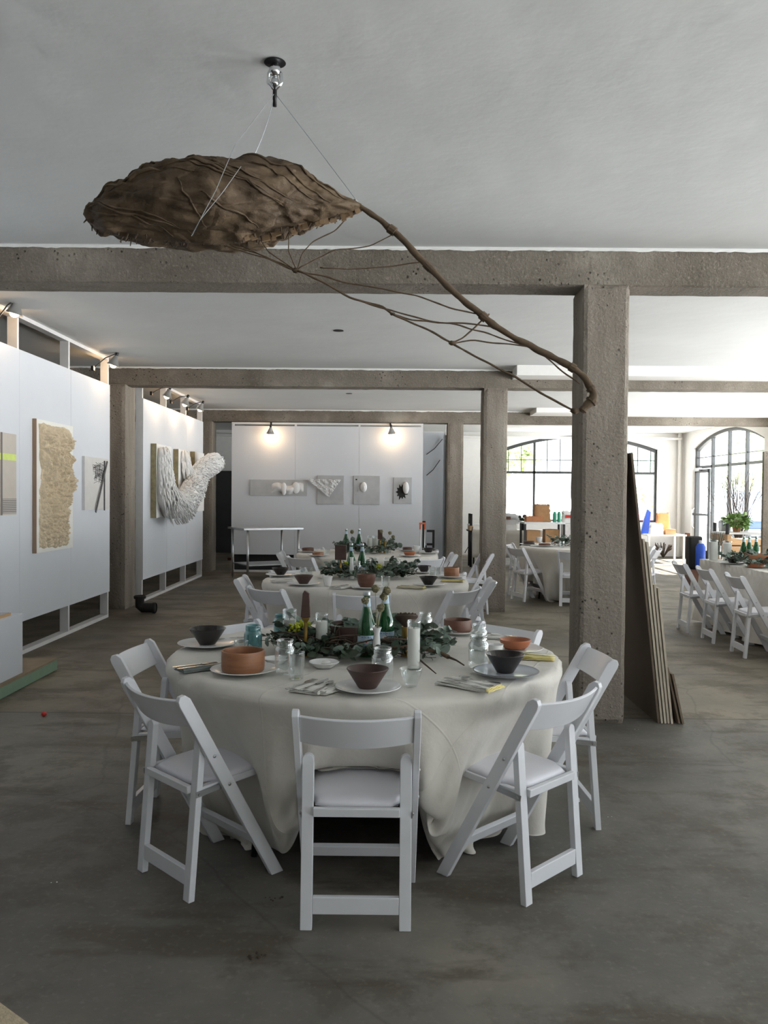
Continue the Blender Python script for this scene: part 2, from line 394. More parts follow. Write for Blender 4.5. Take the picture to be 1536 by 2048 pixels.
def arch_z(u, c, a=1.97, z0=2.71, rise=.35):
    Rr = (a*a+rise*rise)/(2*rise); return z0 + math.sqrt(max(0, Rr*Rr-(u-c)**2)) - (Rr-rise)
def arch_wall(name, axis, v0, v1, u0, u1, ops, material):
    bm = MB()
    def q(u, z, v): return (u, v, z) if axis == 'x' else (v, u, z)
    def strip(us, zlo, zhi):
        for v in (v0, v1):
            vs = [q(u, zlo(u), v) for u in us]+[q(u, zhi(u), v) for u in us]; n = len(us)
            bm.add(vs, [(i, i+1, n+i+1, n+i) for i in range(n-1)])
    cur = u0
    for c, a, sill in ops:
        strip([cur, c-a], lambda u: 0, lambda u: H)
        us = [c-a+2*a*i/24 for i in range(25)]
        strip(us, lambda u: arch_z(u, c), lambda u: H)
        if sill > 0:
            strip([c-a, c+a], lambda u: 0, lambda u: sill)
            bm.add([q(c-a, sill, v0), q(c+a, sill, v0), q(c+a, sill, v1), q(c-a, sill, v1)], [(0, 1, 2, 3)])
        for e in (c-a, c+a):
            zt = arch_z(e, c); bm.add([q(e, sill, v0), q(e, zt, v0), q(e, zt, v1), q(e, sill, v1)], [(0, 1, 2, 3)])
        vs = [q(u, arch_z(u, c), v0) for u in us]+[q(u, arch_z(u, c), v1) for u in us]; n = 25
        bm.add(vs, [(i, i+1, n+i+1, n+i) for i in range(n-1)])
        cur = c+a
    strip([cur, u1], lambda u: 0, lambda u: H)
    return bm.build(name, material, kind='structure')
RW = [(-1.9, 1.97, .3), (3.0, 1.97, .3), (8.1, 1.97, .3), (13.3, 1.97, .3), (18.5, 1.97, 0.0)]
arch_wall('wall_right', 'y', XR, XR+.3, YF, YB+.3, RW, M['white_wall'])
arch_wall('wall_back', 'x', YB, YB+.3, XL, XR, [(4.88, 1.97, .86)], M['white_wall'])
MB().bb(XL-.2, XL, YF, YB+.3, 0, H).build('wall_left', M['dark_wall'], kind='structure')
# front wall behind the photographer
arch_wall('wall_front', 'x', YF-.3, YF, XL, XR+.3, [], M['white_wall'])
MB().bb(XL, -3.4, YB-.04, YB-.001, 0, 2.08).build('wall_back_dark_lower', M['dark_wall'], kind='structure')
def arch_window(idx, axis, v, c, sill, mull, muntz, muntv, transom, doorstyle=False, a=1.97):
    w_ = setting('window_%d' % idx)
    def q(u, z, d=0): return (u, v+d, z) if axis == 'x' else (v+d, u, z)
    t = .055
    us = [c-a+2*a*i/32 for i in range(33)]
    fr = MB()
    outer = [(c-a, sill)]+[(u, arch_z(u, c)) for u in us]+[(c+a, sill)]
    inner = [(c-a+t, sill+t*.5)]+[(c+(u-c)*(a-t)/a, arch_z(u, c)-t*1.3) for u in us]+[(c+a-t, sill+t*.5)]
    n = len(outer)
    for d in (0, .09):
        fr.add([q(*p, d) for p in outer]+[q(*p, d) for p in inner], [(i, i+1, n+i+1, n+i) for i in range(n-1)])
    fr.add([q(*p, 0) for p in inner]+[q(*p, .09) for p in inner], [(i, i+1, n+i+1, n+i) for i in range(n-1)])
    fr.add([q(*p, 0) for p in outer]+[q(*p, .09) for p in outer], [(i, i+1, n+i+1, n+i) for i in range(n-1)])
    def bar(u0, u1, z0, z1, d0=.01, d1=.08):
        m = MB()
        if axis == 'x': m.bb(u0, u1, v+d0, v+d1, z0, z1)
        else: m.bb(v+d0, v+d1, u0, u1, z0, z1)
        return m
    fr.build('window_frame', M['window_metal'], w_)
    bar(c-a, c+a, transom-.03, transom+.03).build('transom_bar', M['window_metal'], w_)
    if sill > .1: bar(c-a, c+a, sill, sill+.05).build('window_sill', M['window_metal'], w_)
    for u in mull: bar(u-.028, u+.028, sill, arch_z(u, c)).build('mullion', M['window_metal'], w_)
    for u in muntv: bar(u-.009, u+.009, transom, arch_z(u, c), .03, .055).build('glazing_bar', M['window_metal'], w_)
    for z in muntz: bar(c-a, c+a, z-.009, z+.009, .03, .055).build('glazing_bar', M['window_metal'], w_)
    g = MB(); nn = 24; us2 = [c-a+2*a*i/nn for i in range(nn+1)]
    g.add([q(u, sill, .045) for u in us2]+[q(u, arch_z(u, c), .045) for u in us2], [(i, i+1, nn+2+i, nn+1+i) for i in range(nn)])
    g.build('glass', M['pane'], w_)
    return w_
w1x = lambda px: onY(px, 950, YB).x
th = w1x(1096)-w1x(1070)
mts = [w1x(1070)+th*k for k in (-2, -1, 1, 2, 3, 4, 5, 6, 8, 9)]
arch_window(1, 'x', YB+.1, 4.88, .86, [w1x(1070), w1x(1070)+th*7], [2.43], mts, 2.11)
ydoor = [onX(p, 950, XR+.1).y for p in (1422, 1455, 1490)]
w2 = arch_window(2, 'y', XR+.1, 18.5, 0.0, ydoor, [2.47], [], 2.24)
for i, (c, a, s_) in enumerate(RW[:4]):
    arch_window(3+i, 'y', XR+.1, c, s_, [c-1.0, c, c+1.0], [2.47], [], 2.24)
# glazed door in window 2
dr = setting('door_1'); y1 = 20.40; y0 = ydoor[0]+.03
for (a0, a1, b0, b1) in ((y0, y0+.06, 0.02, 2.18), (y1-.08, y1, 0.02, 2.18), (y0, y1, .02, .25), (y0, y1, 2.1, 2.18)):
    MB().bb(XR+.06, XR+.10, a0, a1, b0, b1).build('door_stile', M['window_metal'], dr)
MB().bb(XR+.00, XR+.05, y0, y1, 1.07, 1.12).build('push_bar', M['window_metal'], dr)
MB().bb(XR+.0, XR+.07, y1-.42, y1-.1, 2.14, 2.22).build('door_closer', M['steel'], dr)
MB().tube([(XR+.02, y1-.1, .75), (XR-.03, y1-.1, .8), (XR-.03, y1-.1, 1.2), (XR+.02, y1-.1, 1.25)], .012).build('door_handle', M['steel'], dr)
# pipe, brick corner pieces, baseboards
MB().tube([(XR-.12, YB-.12, 0), (XR-.12, YB-.12, H)], .04, 12).build('corner_pipe', M['white_wall'], kind='structure')
MB().bb(-3.4, XR, YB-.025, YB, 0, .14).build('baseboard_back', M['white_wall'], kind='structure')
MB().tube([(XL+3, YB-.18, 2.98), (XR-.1, YB-.18, 2.98)], .035, 10).build('ceiling_pipe', M['white_wall'], kind='structure')
rb = MB(); rb.bb(XR-.05, XR+.02, 20.5, 20.72, 0, .62); rb.build('brick_pier', mat('exposed_brick', (128, 84, 62), .9, var=.25, scale=14, bump=.5, bscale=30), kind='structure')
for c, a, s_ in RW: portal((XR+.33, c, 1.7), (-1, 0, 0), 2*a, 3.0)
portal((4.88, YB+.33, 2.0), (0, -1, 0), 3.94, 2.4)
def rotz(a): return Matrix.Rotation(a, 3, 'Z')

# ---------------------------------------------------------------- partitions
def partition(name, label, loc, rz, npan, studs, top=H, zlo=.31, zhi=2.79, w_=1.22):
    """local: runs along +x from 0, faces -y"""
    p = thing(name, label, 'partition wall', loc, rz); L = npan*w_
    for k in range(npan):
        MB().bb(k*w_+.0015, (k+1)*w_-.0015, -.012, 0, zlo, zhi).build('wall_panel', M['panel'], p)
    for x in studs: MB().bb(x, x+.038, .001, .09, .038, top-.039).build('stud', M['stud'], p)
    MB().bb(0, L, .001, .09, 0, .037).build('bottom_plate', M['stud'], p)
    MB().bb(0, L, .001, .09, top-.038, top-.001).build('top_plate', M['stud'], p)
    return p
# runs towards +Y, faces +X
PX = -3.36
partition('partition_wall', 'long white panel partition at the left, carrying the cream relief', (PX, 9.95-6*1.22, 0), PI/2, 6,
          [0, 1.2, 2.42, 3.64, 4.86, 6.06, 7.28])
partition('partition_wall', 'white panel partition between two pillars, carrying the white feathery sculpture', (PX, 11.3, 0), PI/2, 3,
          [0, 1.2, 2.42, 3.62])
partition('partition_wall', 'white panel partition across the far end, hung with four small grey works', (onY(463, 980, 15.85).x, 15.86, 0), 0, 3,
          [0, 1.2, 2.42, 3.62], top=BZ-.01, zhi=2.80, zlo=.34)
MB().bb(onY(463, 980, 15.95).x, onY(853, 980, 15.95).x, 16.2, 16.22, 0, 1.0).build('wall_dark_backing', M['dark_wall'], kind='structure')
t = thing('partition_wall', 'narrow bluish white panel wall behind the far partition, beside a black opening', 'partition wall', (.70, 17.6, 0), 0)
MB().bb(0, .50, 0, .04, .02, 2.84).build('wall_panel', M['panel'], t)
MB().bb(.50, .54, -.02, .07, 0, H-.01).build('stud', M['stud'], t)
t = thing('opening_shade_sheet', 'black sheet standing in for shade in the opening left of the third pillar', 'panel', (1.18, 17.2, 0), 0)  # black sheet put in for the shade of an open gap
MB().bb(0, .34, 0, .05, 0, 2.75).build('shade_board', M['black_matte'], t)

# ---------------------------------------------------------------- chair
LEGP = [(.155, 0), (-.28, .775)]
def chair_proto():
    root = thing('folding_chair', 'white resin folding chair', 'chair')
    Ff = Vector((0, .155, 0)); T = Vector((0, -.28, .775)); u = (T-Ff).normalized(); pn = Vector((0, u.z, -u.y))
    hw = .025
    def prof():
        a = Ff+pn*hw; b = Ff-pn*hw
        a = a - u*(a.z/u.z); b = b - u*(b.z/u.z)
        return [(a.y, a.z), ((T+pn*hw-u*.03).y, (T+pn*hw-u*.03).z), ((T+pn*hw*.5-u*.006).y, (T+pn*hw*.5-u*.006).z), ((T-pn*hw*.3).y, (T-pn*hw*.3).z),
                ((T-pn*hw*.85-u*.012).y, (T-pn*hw*.85-u*.012).z), ((T-pn*hw-u*.03).y, (T-pn*hw-u*.03).z), (b.y, b.z)]
    for s in (-1, 1):
        x0, x1 = sorted((s*.194, s*.218))
        lg = MB().prism(prof(), x0, x1).build('leg', M['resin'], root, bevel=.003)
        for z in (.53, .41):
            k = (z)/.775; y = .155-.435*k
            b = MB(); b.lathe([(.0001, .003), (.005, .003), (.0065, 0), (.0065, -.002)], 10, (s*.219, y, z), Matrix.Rotation(s*PI/2, 3, 'Y'))
            b.build('bolt', M['steel'], lg, smooth=True)
    for s in (-1, 1):
        x0, x1 = sorted((s*.150, s*.191))
        th_ = .013
        m = MB(); ya, yb = -.22, -.172
        # rounded top leg: outline in x-z, thickness along its lean
        N = 7; xc = (x0+x1)/2; hwx = (x1-x0)/2
        outl = [(x0, 0), (x1, 0), (x1, .575)]+[(xc+hwx*math.cos(PI*i/N), .575+hwx*math.sin(PI*i/N)) for i in range(1, N)]+[(x0, .575)]
        yy = lambda z: ya+(yb-ya)*z/.6
        n = len(outl)
        m.add([(x, yy(z)-th_, z) for x, z in outl]+[(x, yy(z)+th_, z) for x, z in outl],
              [tuple(range(n)), tuple(range(2*n-1, n-1, -1))]+[(i, i+n, (i+1) % n+n, (i+1) % n) for i in range(n)])
        m.build('leg', M['resin'], root, bevel=.0025)
    # curved back slat
    m = MB(); n = 16
    def slat(u_, s, back):
        x = -.195+.39*u_; q = 1-(x/.195)**2
        off = -pn*(.034*q+.004) if True else 0
        top = .016-.012*q; bot = .134-.004*q
        d = top if s == 0 else bot
        p = T-u*d+off + (-pn*.012 if back else Vector((0, 0, 0)))
        return Vector((x, p.y, p.z))
    fr = [[slat(i/n, s, bk) for i in range(n+1)] for s in (0, 1) for bk in (0, 1)]   # topF, topB, botF, botB
    vs = sum(fr, []); q = n+1; fs = []
    for i in range(n):
        fs += [(i, i+1, 2*q+i+1, 2*q+i), (q+i, 3*q+i, 3*q+i+1, q+i+1), (i, q+i, q+i+1, i+1), (2*q+i, 2*q+i+1, 3*q+i+1, 3*q+i)]
    fs += [(0, 2*q, 3*q, q), (n, q+n, 3*q+n, 2*q+n)]
    m.add(vs, fs); m.build('backrest', M['resin'], root, bevel=.003)
    tl = Matrix.Rotation(R(3.5), 3, 'X')
    m = MB(); 
    m.box((0, .012, .412), (.296, .025, .028), tl); m.box((0, .20, .426), (.36, .03, .028), tl)
    m = MB()
    m.box((0, -.205, .402), (.30, .022, .03), tl); m.box((0, .195, .428), (.372, .03, .03), tl)
    for s in (-1, 1): m.box((s*.176, .01, .414), (.026, .37, .026), tl)
    m.build('seat_frame', M['resin'], root, bevel=.003)
    m = MB(); N = 14
    def pad(u_, v_, top):
        x = (u_-.5)*2; y = (v_-.5)*2
        e = min(1, (1-max(abs(x), abs(y)))*7); e = math.sqrt(max(0, 1-(1-e)**2))
        cx = 1-.05*(abs(y)**6); cy = 1-.05*(abs(x)**6)
        z = .425+.013*top*e*(1 if top > 0 else .4)+ .006*top*(1-x*x)*(1-y*y)
        X = x*(.180 if y > -.6 else .180-.028*min(1, (-.6-y)/.15)); Y = y*.195*cy
        return tl @ Vector((X*cx, Y, 0)) + Vector((0, .002, z+.002))
    m.grid(lambda a, b: pad(a, b, 1), N, N); m.grid(lambda a, b: pad(a, b, -1), N, N)
    weld(m.build('seat_cushion', M['pad'], root, smooth=True), 2e-4)
    MB().bb(-.150, .150, -.225, -.203, .052, .112).build('stretcher', M['resin'], root, bevel=.003)
    k = .15/.775; m = MB(); m.box((0, .155-.435*k, .152), (.388, .02, .052), Matrix.Rotation(R(29), 3, 'X')); m.build('stretcher', M['resin'], root, bevel=.003)
    for s in (-1, 1):
        m = MB(); m.box((s*.1925, -.13, .400), (.003, .15, .022), Matrix.Rotation(R(6), 3, 'X'))
        m.lathe([(.0001, .004), (.006, .004), (.007, 0)], 10, (s*.195, -.19, .392), Matrix.Rotation(s*PI/2, 3, 'Y'))
        m.build('hinge_bracket', M['steel'], root)
    return root
CH = Proto(chair_proto())
def chair_at(c, deg, label, group, r=.83, turn=0):
    a = R(deg); x = c[0]+r*math.cos(a); y = c[1]+r*math.sin(a)
    return CH.place((x, y, 0), a+PI/2+R(turn), label, group)
T1 = (-.10, 3.88); T2 = (-.19, 7.25); T3 = (-.26, 10.45); T4 = (2.86, 12.27)
POS = {-90: 'nearest the camera', -135: 'at the front left', 180: 'at the left side', 135: 'at the back left', 45: 'at the back right', 0: 'at the right side', -45: 'at the front right', 90: 'on the far side'}
for c, nm, angs in ((T1, 'nearest round table', {-90: 0, -135: 0, 180: -4, 135: 4, 45: -3, 0: 3, -45: 0}),
                    (T2, 'second round table', {-90: 0, -135: 3, 180: 0, 135: 0, 45: 0, 0: -3, -45: 8}),
                    (T3, 'third round table', {-135: 4, 180: 0, 135: 0, 45: 0, 0: 3, -45: -2})):
    for dg, tw in angs.items():
        chair_at(c, dg, 'white folding chair %s of the %s' % (POS[dg], nm), 'folding chairs around the round tables', turn=tw)
for dg, tx in ((201, 'left side, seen three-quarter'), (156, 'back left'), (252, 'edge on beside the big pillar'), (291, 'front, hidden by the big pillar'), (111, 'far left'),
               (331, 'right side, seen past the leaning boards'), (16, 'far right, in the bright daylight')):
    chair_at(T4, dg, 'white folding chair at table behind the big pillar, %s' % tx, 'folding chairs around the round tables')
CH.place((1.02, 10.6, 0), PI/2+.2, 'white resin folding chair alone between the second and third pillars', 'folding chairs around the round tables')
for (px, py, tx) in ((1366, 1261.5, 'farthest of the three'), (1416, 1282, 'middle of the three'), (1477, 1310, 'nearest of the three')):
    p = onZ(px, py, 0); CH.place((p.x+.22, p.y, 0), -PI/2-.05, 'white folding chair at the long right-hand table, %s' % tx, 'folding chairs at the long table')

# ---------------------------------------------------------------- tables
TZ = .762; TR = .915
def table_proto():
    t = thing('round_table', 'round folding banquet table', 'table')
    MB().lathe([(0, TZ-.012), (TR-.06, TZ-.012), (TR-.045, TZ-.02), (TR-.045, TZ-.036), (TR-.06, TZ-.04), (0, TZ-.04)], 64).build('tabletop', M['ply'], t, smooth='auto')
    for s in (-1, 1):
        for q in (-1, 1):
            MB().tube([(s*.45, q*.1, TZ-.035), (s*.55, q*.28, .35), (s*.58, q*.3, 0)], .014, 10).build('leg', M['black'], t, smooth=True)
    return t
TP = Proto(table_proto())
def drape(seed, half, rot, seatang, inset, N=104, steps=260, iters=14, corner_cut=.0):
    rng = np.random.RandomState(seed)
    g = np.linspace(-half, half, N); X, Y = np.meshgrid(g, g, indexing='ij')
    # slightly rounded square outline
    rr = np.maximum(1e-6, np.hypot(X, Y)); mx = np.maximum(np.abs(X), np.abs(Y))
    k = 1-corner_cut*((rr/mx-1)/.4142)*(mx/half)
    P = np.stack([X*k, Y*k, np.full_like(X, TZ+.006)], -1)
    ca, sa = math.cos(rot), math.sin(rot)
    P = np.stack([P[..., 0]*ca-P[..., 1]*sa, P[..., 0]*sa+P[..., 1]*ca, P[..., 2]], -1)
    P0 = P.copy()
    P[..., 2] += rng.randn(N, N)*.004 + .05*np.sin(np.arctan2(P[..., 1], P[..., 0])*17+rng.rand()*6)*np.clip(np.hypot(P[..., 0], P[..., 1])-TR, 0, 1)*2
    V = np.zeros_like(P)
    pairs = []
    def sl(a, b, st):  # index slices
        return a, b
    def mk(di, dj, stiff):
        res = []
        for par in range(2):
            I = np.arange(0, N-abs(di)) ; J = np.arange(0, N-abs(dj))
            j0 = -dj if dj < 0 else 0
            ii, jj = np.meshgrid(I, J+j0, indexing='ij')
            m = ((ii//max(1, abs(di))) % 2 == par) if di else (((jj)//max(1, abs(dj))) % 2 == par)
            ii = ii[m]; jj = jj[m]
            a = ii*N+jj; b = (ii+di)*N+(jj+dj)
            L = np.linalg.norm(P0.reshape(-1, 3)[a]-P0.reshape(-1, 3)[b], axis=1)
            res.append((a, b, L[:, None], stiff))
        return res
    cons = mk(1, 0, 1)+mk(0, 1, 1)+mk(1, 1, .25)+mk(1, -1, .25)+mk(2, 0, .35)+mk(0, 2, .35)
    Pf = P.reshape(-1, 3).copy(); Vf = V.reshape(-1, 3)
    dt = .016
    for st in range(steps):
        Vf[:, 2] -= 9.8*dt; Vf *= (.97 if st < steps*.6 else .93)
        old = Pf.copy(); Pf = Pf+Vf*dt
        for it in range(iters):
            for a, b, L, sf in cons:
                d = Pf[b]-Pf[a]; l = np.linalg.norm(d, axis=1, keepdims=True)+1e-9
                e = l-L; c = d*(.5*sf*np.where(e > 0, e, e*.06)/l); Pf[a] += c; Pf[b] -= c
            if it % 3 == 0 or it == iters-1:
                r = np.hypot(Pf[:, 0], Pf[:, 1])
                ins = (r < TR+.006) & (Pf[:, 2] < TZ)
                topm = ins & (old[:, 2] > TZ-.035)
                near = topm & (r > TR-.012) & (Pf[:, 2] < TZ-.012)
                top2 = topm & ~near
                Pf[top2, 2] = TZ
                side = (ins & ~top2) & (Pf[:, 2] > TZ-.05)
                sc_ = ((TR+.006)/np.maximum(r, 1e-6))[side]
                Pf[side, 0] *= sc_; Pf[side, 1] *= sc_
                fl = Pf[:, 2] < .006; Pf[fl, 2] = .006
                rm = 1.06-.08*np.clip(Pf[:, 2]/TZ, 0, 1)
                out = (r > rm) & (Pf[:, 2] < TZ-.02); q_ = (rm/np.maximum(r, 1e-6))[out]; q_ = q_*.06+.94
                Pf[out, 0] *= q_; Pf[out, 1] *= q_
                if st > steps*.3:
                    ang_ = np.arctan2(Pf[:, 1], Pf[:, 0])
                    for ang in list(inset)+list(seatang):
                        ca, sa = math.cos(ang), math.sin(ang)
                        rad = Pf[:, 0]*ca+Pf[:, 1]*sa; tan = -Pf[:, 0]*sa+Pf[:, 1]*ca
                        zz_ = np.maximum(Pf[:, 2], 0); lim = np.where(zz_ < .47, np.minimum(.655+.56*zz_, .77), .77+.16*(zz_-.47)/.27)
                        lim = lim+.14*np.clip(np.abs(tan)/.23, 0, 1)**3*(zz_ > .40)
                        m = (rad > lim) & (rad < 1.4) & (np.abs(tan) < .235) & (Pf[:, 2] < .72)
                        if ang in seatang: m &= Pf[:, 2] > .459
                        d_ = (rad-lim)[m]*.5; Pf[m, 0] -= d_*ca; Pf[m, 1] -= d_*sa
                for ang in seatang:
                    ca, sa = math.cos(ang), math.sin(ang)
                    rad = Pf[:, 0]*ca+Pf[:, 1]*sa; tan = -Pf[:, 0]*sa+Pf[:, 1]*ca
                    m = (rad > .60) & (rad < 1.05) & (np.abs(tan) < .205) & (Pf[:, 2] < .462) & (Pf[:, 2] > .36)
                    Pf[m, 2] = .462
                    Pf[m, :2] = old[m, :2]*.3+Pf[m, :2]*.7
        Vf = (Pf-old)/dt
        r = np.hypot(Pf[:, 0], Pf[:, 1]); fr = ((Pf[:, 2] < .012) | ((r < TR) & (Pf[:, 2] > TZ-.01)))
        Vf[fr, :2] *= .6
        for ang in seatang:
            m = np.abs(Pf[:, 2]-.462) < .004; Vf[m, :2] *= .2
        sp = np.linalg.norm(Vf, axis=1, keepdims=True); Vf *= np.minimum(1, 3.0/np.maximum(sp, 1e-6))
    # soft radial folds in the hanging part, then a light smoothing
    r = np.hypot(Pf[:, 0], Pf[:, 1]); an = np.arctan2(Pf[:, 1], Pf[:, 0]); t_ = np.clip((TZ-.02-Pf[:, 2])/TZ, 0, 1)
    ph = rng.rand(4)*6.28; wv = np.sin(an*21+1.6*np.sin(an*3+ph[0])+ph[1])*.6+np.sin(an*34+2.2*np.sin(an*2+ph[2]))*.4
    wv = np.sign(wv)*np.abs(wv)**.8*(.55+.45*np.sin(an*5+ph[3]))
    d_ = -.050*t_**.7*(1-wv)*.9*((r > TR-.25) & (Pf[:, 2] < TZ-.02))
    for ang in seatang: d_ = d_*(1-np.exp(-((((an-ang+np.pi) % (2*np.pi))-np.pi)/.22)**4))
    Pf[:, 0] += Pf[:, 0]/np.maximum(r, 1e-6)*d_; Pf[:, 1] += Pf[:, 1]/np.maximum(r, 1e-6)*d_
    G = Pf.reshape(N, N, 3)
    for k_ in range(2):
        A_ = G.copy(); A_[1:-1, 1:-1] = .5*G[1:-1, 1:-1]+.125*(G[2:, 1:-1]+G[:-2, 1:-1]+G[1:-1, 2:]+G[1:-1, :-2]); mk_ = (G[..., 2] < TZ-.03)[..., None]; G = np.where(mk_, A_, G)
    return G.reshape(-1, 3), N
def cloth_mesh(name, Pf, N, solid=.0025):
    m = MB(); m.v = [tuple(p) for p in Pf.tolist()]
    m.f = [(i*N+j, (i+1)*N+j, (i+1)*N+j+1, i*N+j+1) for i in range(N-1) for j in range(N-1)]; m.mi = [0]*len(m.f)
    return m
A_ROT = R(-22)
clA, NA = drape(3, 1.55, A_ROT, [R(-90)], [R(a_) for a_ in (-135, -45, 0, 45, 135, 180)], corner_cut=.06)
clB, NB_ = drape(5, 1.40, R(-17), [], [R(45*i_) for i_ in range(8)], N=70, steps=190, iters=11, corner_cut=.05)
def cloth_obj(src, n, loc, rz, label):
    o = cloth_mesh('tablecloth', src, n).build('tablecloth', M['linen'], smooth=True, fix=False, sub=1)
    uv = o.data.uv_layers.new(name='UVMap')
    vi = np.empty(len(o.data.loops), dtype=np.int32); o.data.loops.foreach_get('vertex_index', vi)
    uv.data.foreach_set('uv', np.stack([vi//n/(n-1), vi % n/(n-1)], 1).astype(np.float32).ravel())
    o.location = loc; o.rotation_euler = (0, 0, rz); return tag(o, label, 'tablecloth')
cA = cloth_obj(clA, NA, (*T1, 0), 0, 'cream linen cloth draped to the floor over the nearest round table')
cB = cloth_obj(clB, NB_, (*T2, 0), 0, 'cream linen cloth over the second round table, behind the nearest one')
def cloth_copy(loc, rz, label):
    o = cB.copy(); COL.objects.link(o); o.location = loc; o.rotation_euler = (0, 0, rz); o['label'] = label; return o
cloth_copy((*T3, 0), R(90), 'cream linen cloth over the third round table, in front of the far partition')
cloth_copy((*T4, 0), R(21), 'cream linen cloth with one corner touching the floor, on the table behind the big pillar')
TP.place((*T1, 0), R(20), 'round folding banquet table under the cloth of the nearest place setting')
TP.place((*T2, 0), R(60), 'round folding banquet table under cloth, second from the camera')
TP.place((*T3, 0), R(10), 'round folding banquet table under cloth in front of the far partition')
TP.place((*T4, 0), R(40), 'round folding banquet table under cloth behind the big pillar')
# ---------------------------------------------------------------- long table at the right
t = thing('banquet_table', 'long rectangular banquet table under cloth at the right edge of the view', 'table', (4.13, 8.1, 0))
MB().bb(-.37, .37, -1.83, 1.83, TZ-.04, TZ-.012).build('tabletop', M['ply'], t)
for sx in (-1, 1):
    for sy in (-1, 0, 1): MB().tube([(sx*.3, sy*1.6, 0), (sx*.3, sy*1.6, TZ-.04)], .015, 8).build('leg', M['black'], t, smooth=True)
m = MB()
def lc(u, v):     # u around perimeter, v down
    hx, hy = .385, 1.845; per = [(hx, hy), (-hx, hy), (-hx, -hy), (hx, -hy), (hx, hy)]
    seg = u*4; i = min(3, int(seg)); f = seg-i; a, b = per[i], per[i+1]
    L = math.hypot(b[0]-a[0], b[1]-a[1]); x = a[0]+(b[0]-a[0])*f; y = a[1]+(b[1]-a[1])*f
    d = Vector((x, y, 0)); nrm = Vector((b[1]-a[1], -(b[0]-a[0]), 0)).normalized()
    if nrm.dot(d) < 0: nrm = -nrm
    amp = (.012+.03*v)*(math.sin(9*f*L+i)+.6*math.sin(17*f*L+2*i))+.03*v
    return d+nrm*amp*v + Vector((0, 0, TZ+.004-(TZ-.03)*v))
m.grid(lambda u, v: lc(u, v), 240, 10); m.grid(lambda u, v: Vector((-.385+.77*u, -1.845+3.69*v, TZ+.004+.001*math.sin(u*9+v*20))), 10, 30)
o = m.build('tablecloth', M['linen'], smooth='auto', fix=True); o.location = (4.13, 8.1, 0); weld(o, 1e-3)
tag(o, 'cream cloth hanging straight to the floor along the long table at the right', 'tablecloth')

# ---------------------------------------------------------------- tableware makers
def lobj(name, prof, material, parent=None, n=28, smooth='auto', **k): return MB().lathe(prof, n).build(name, material, parent, smooth=smooth, **k)
def plate(label, loc, r=.135, m_='china', rim=False, group='dinner plates'):
    p = [(0, .004), (r*.62, .004), (r*.68, .006), (r*.98, .017), (r, .019), (r*.985, .021), (r*.9, .016), (r*.66, .010), (0, .009)]
    root = lobj('dinner_plate', p, M[m_], n=40); root.location = loc
    if rim: lobj('rim', [(r*.972, .0205), (r*1.002, .0196), (r*1.002, .0212), (r*.972, .0216)], M['rimdark'], root, n=40)
    return tag(root, label, 'plate', group)
def bowl(kind, label, loc, m_, r, h, name='bowl', group=None):
    if kind == 'cone': p = [(0, 0), (r*.42, 0), (r*.46, .004), (r*.97, h*.93), (r, h*.97), (r*.985, h), (r*.93, h*.985), (r*.40, h*.16), (0, h*.12)]
    elif kind == 'cyl': p = [(0, 0), (r*.92, 0), (r*.98, .006), (r, h*.25), (r, h*.94), (r*.985, h), (r*.92, h), (r*.90, h*.9), (r*.88, h*.22), (r*.8, h*.16), (0, h*.15)]
    else: p = [(0, 0), (r*.6, 0), (r*.82, h*.25), (r*.97, h*.7), (r, h*.94), (r*.98, h), (r*.93, h*.95), (r*.8, h*.4), (r*.55, h*.2), (0, h*.17)]
    o = lobj(name, p, M[m_], n=36); o.location = loc
    return tag(o, label, 'bowl', group)
def mason_prof(r, h):
    p = [(0, .004), (r*.85, 0), (r*.98, .008), (r, .02), (r, h*.68), (r*.97, h*.74), (r*.82, h*.80), (r*.80, h*.83), (r*.86, h*.84), (r*.80, h*.86), (r*.86, h*.89), (r*.80, h*.91), (r*.84, h*.95), (r*.84, h*.99), (r*.80, h), (r*.76, h*.98)]
    return p + [(r*.74, h*.82), (r*.93, h*.70), (r*.94, .03), (0, .012)]
def mason(label, loc, r=.040, h=.125, m_='glass', group=None):
    root = lobj('mason_jar', mason_prof(r, h), M[m_], n=28, smooth=True); root.location = loc
    return tag(root, label, 'jar', group)
def tumbler(label, loc, r=.038, h=.10, name='glass_tumbler', flare=.82):
    o = lobj(name, [(0, 0), (r*flare*.96, 0), (r*flare, .004), (r, h*.97), (r*.99, h), (r*.95, h*.98), (r*flare*.92, .014), (0, .012)], M['glass'], n=26, smooth='auto'); o.location = loc
    return tag(o, label, 'glass')
def candle(label, loc, r=.030, h=.20, wax=.8, parent=None):
    root = thing('pillar_candle', label, 'candle', loc)
    lobj('wax', [(0, .004), (r*.9, .004), (r*.92, .01), (r*.92, h*wax), (r*.8, h*wax+.001), (0, h*wax-.003)], M['wax'], root)
    lobj('glass_holder', [(0, 0), (r*.97, 0), (r, .006), (r, h*.93), (r*1.05, h*.955), (r*1.02, h*.985), (r*.97, h), (r*.93, h*.96)], M['glass'], root)
    MB().tube([(0, 0, h*wax-.003), (0.001, 0, h*wax+.008)], .0012, 5).build('wick', M['black_matte'], root)
    return root
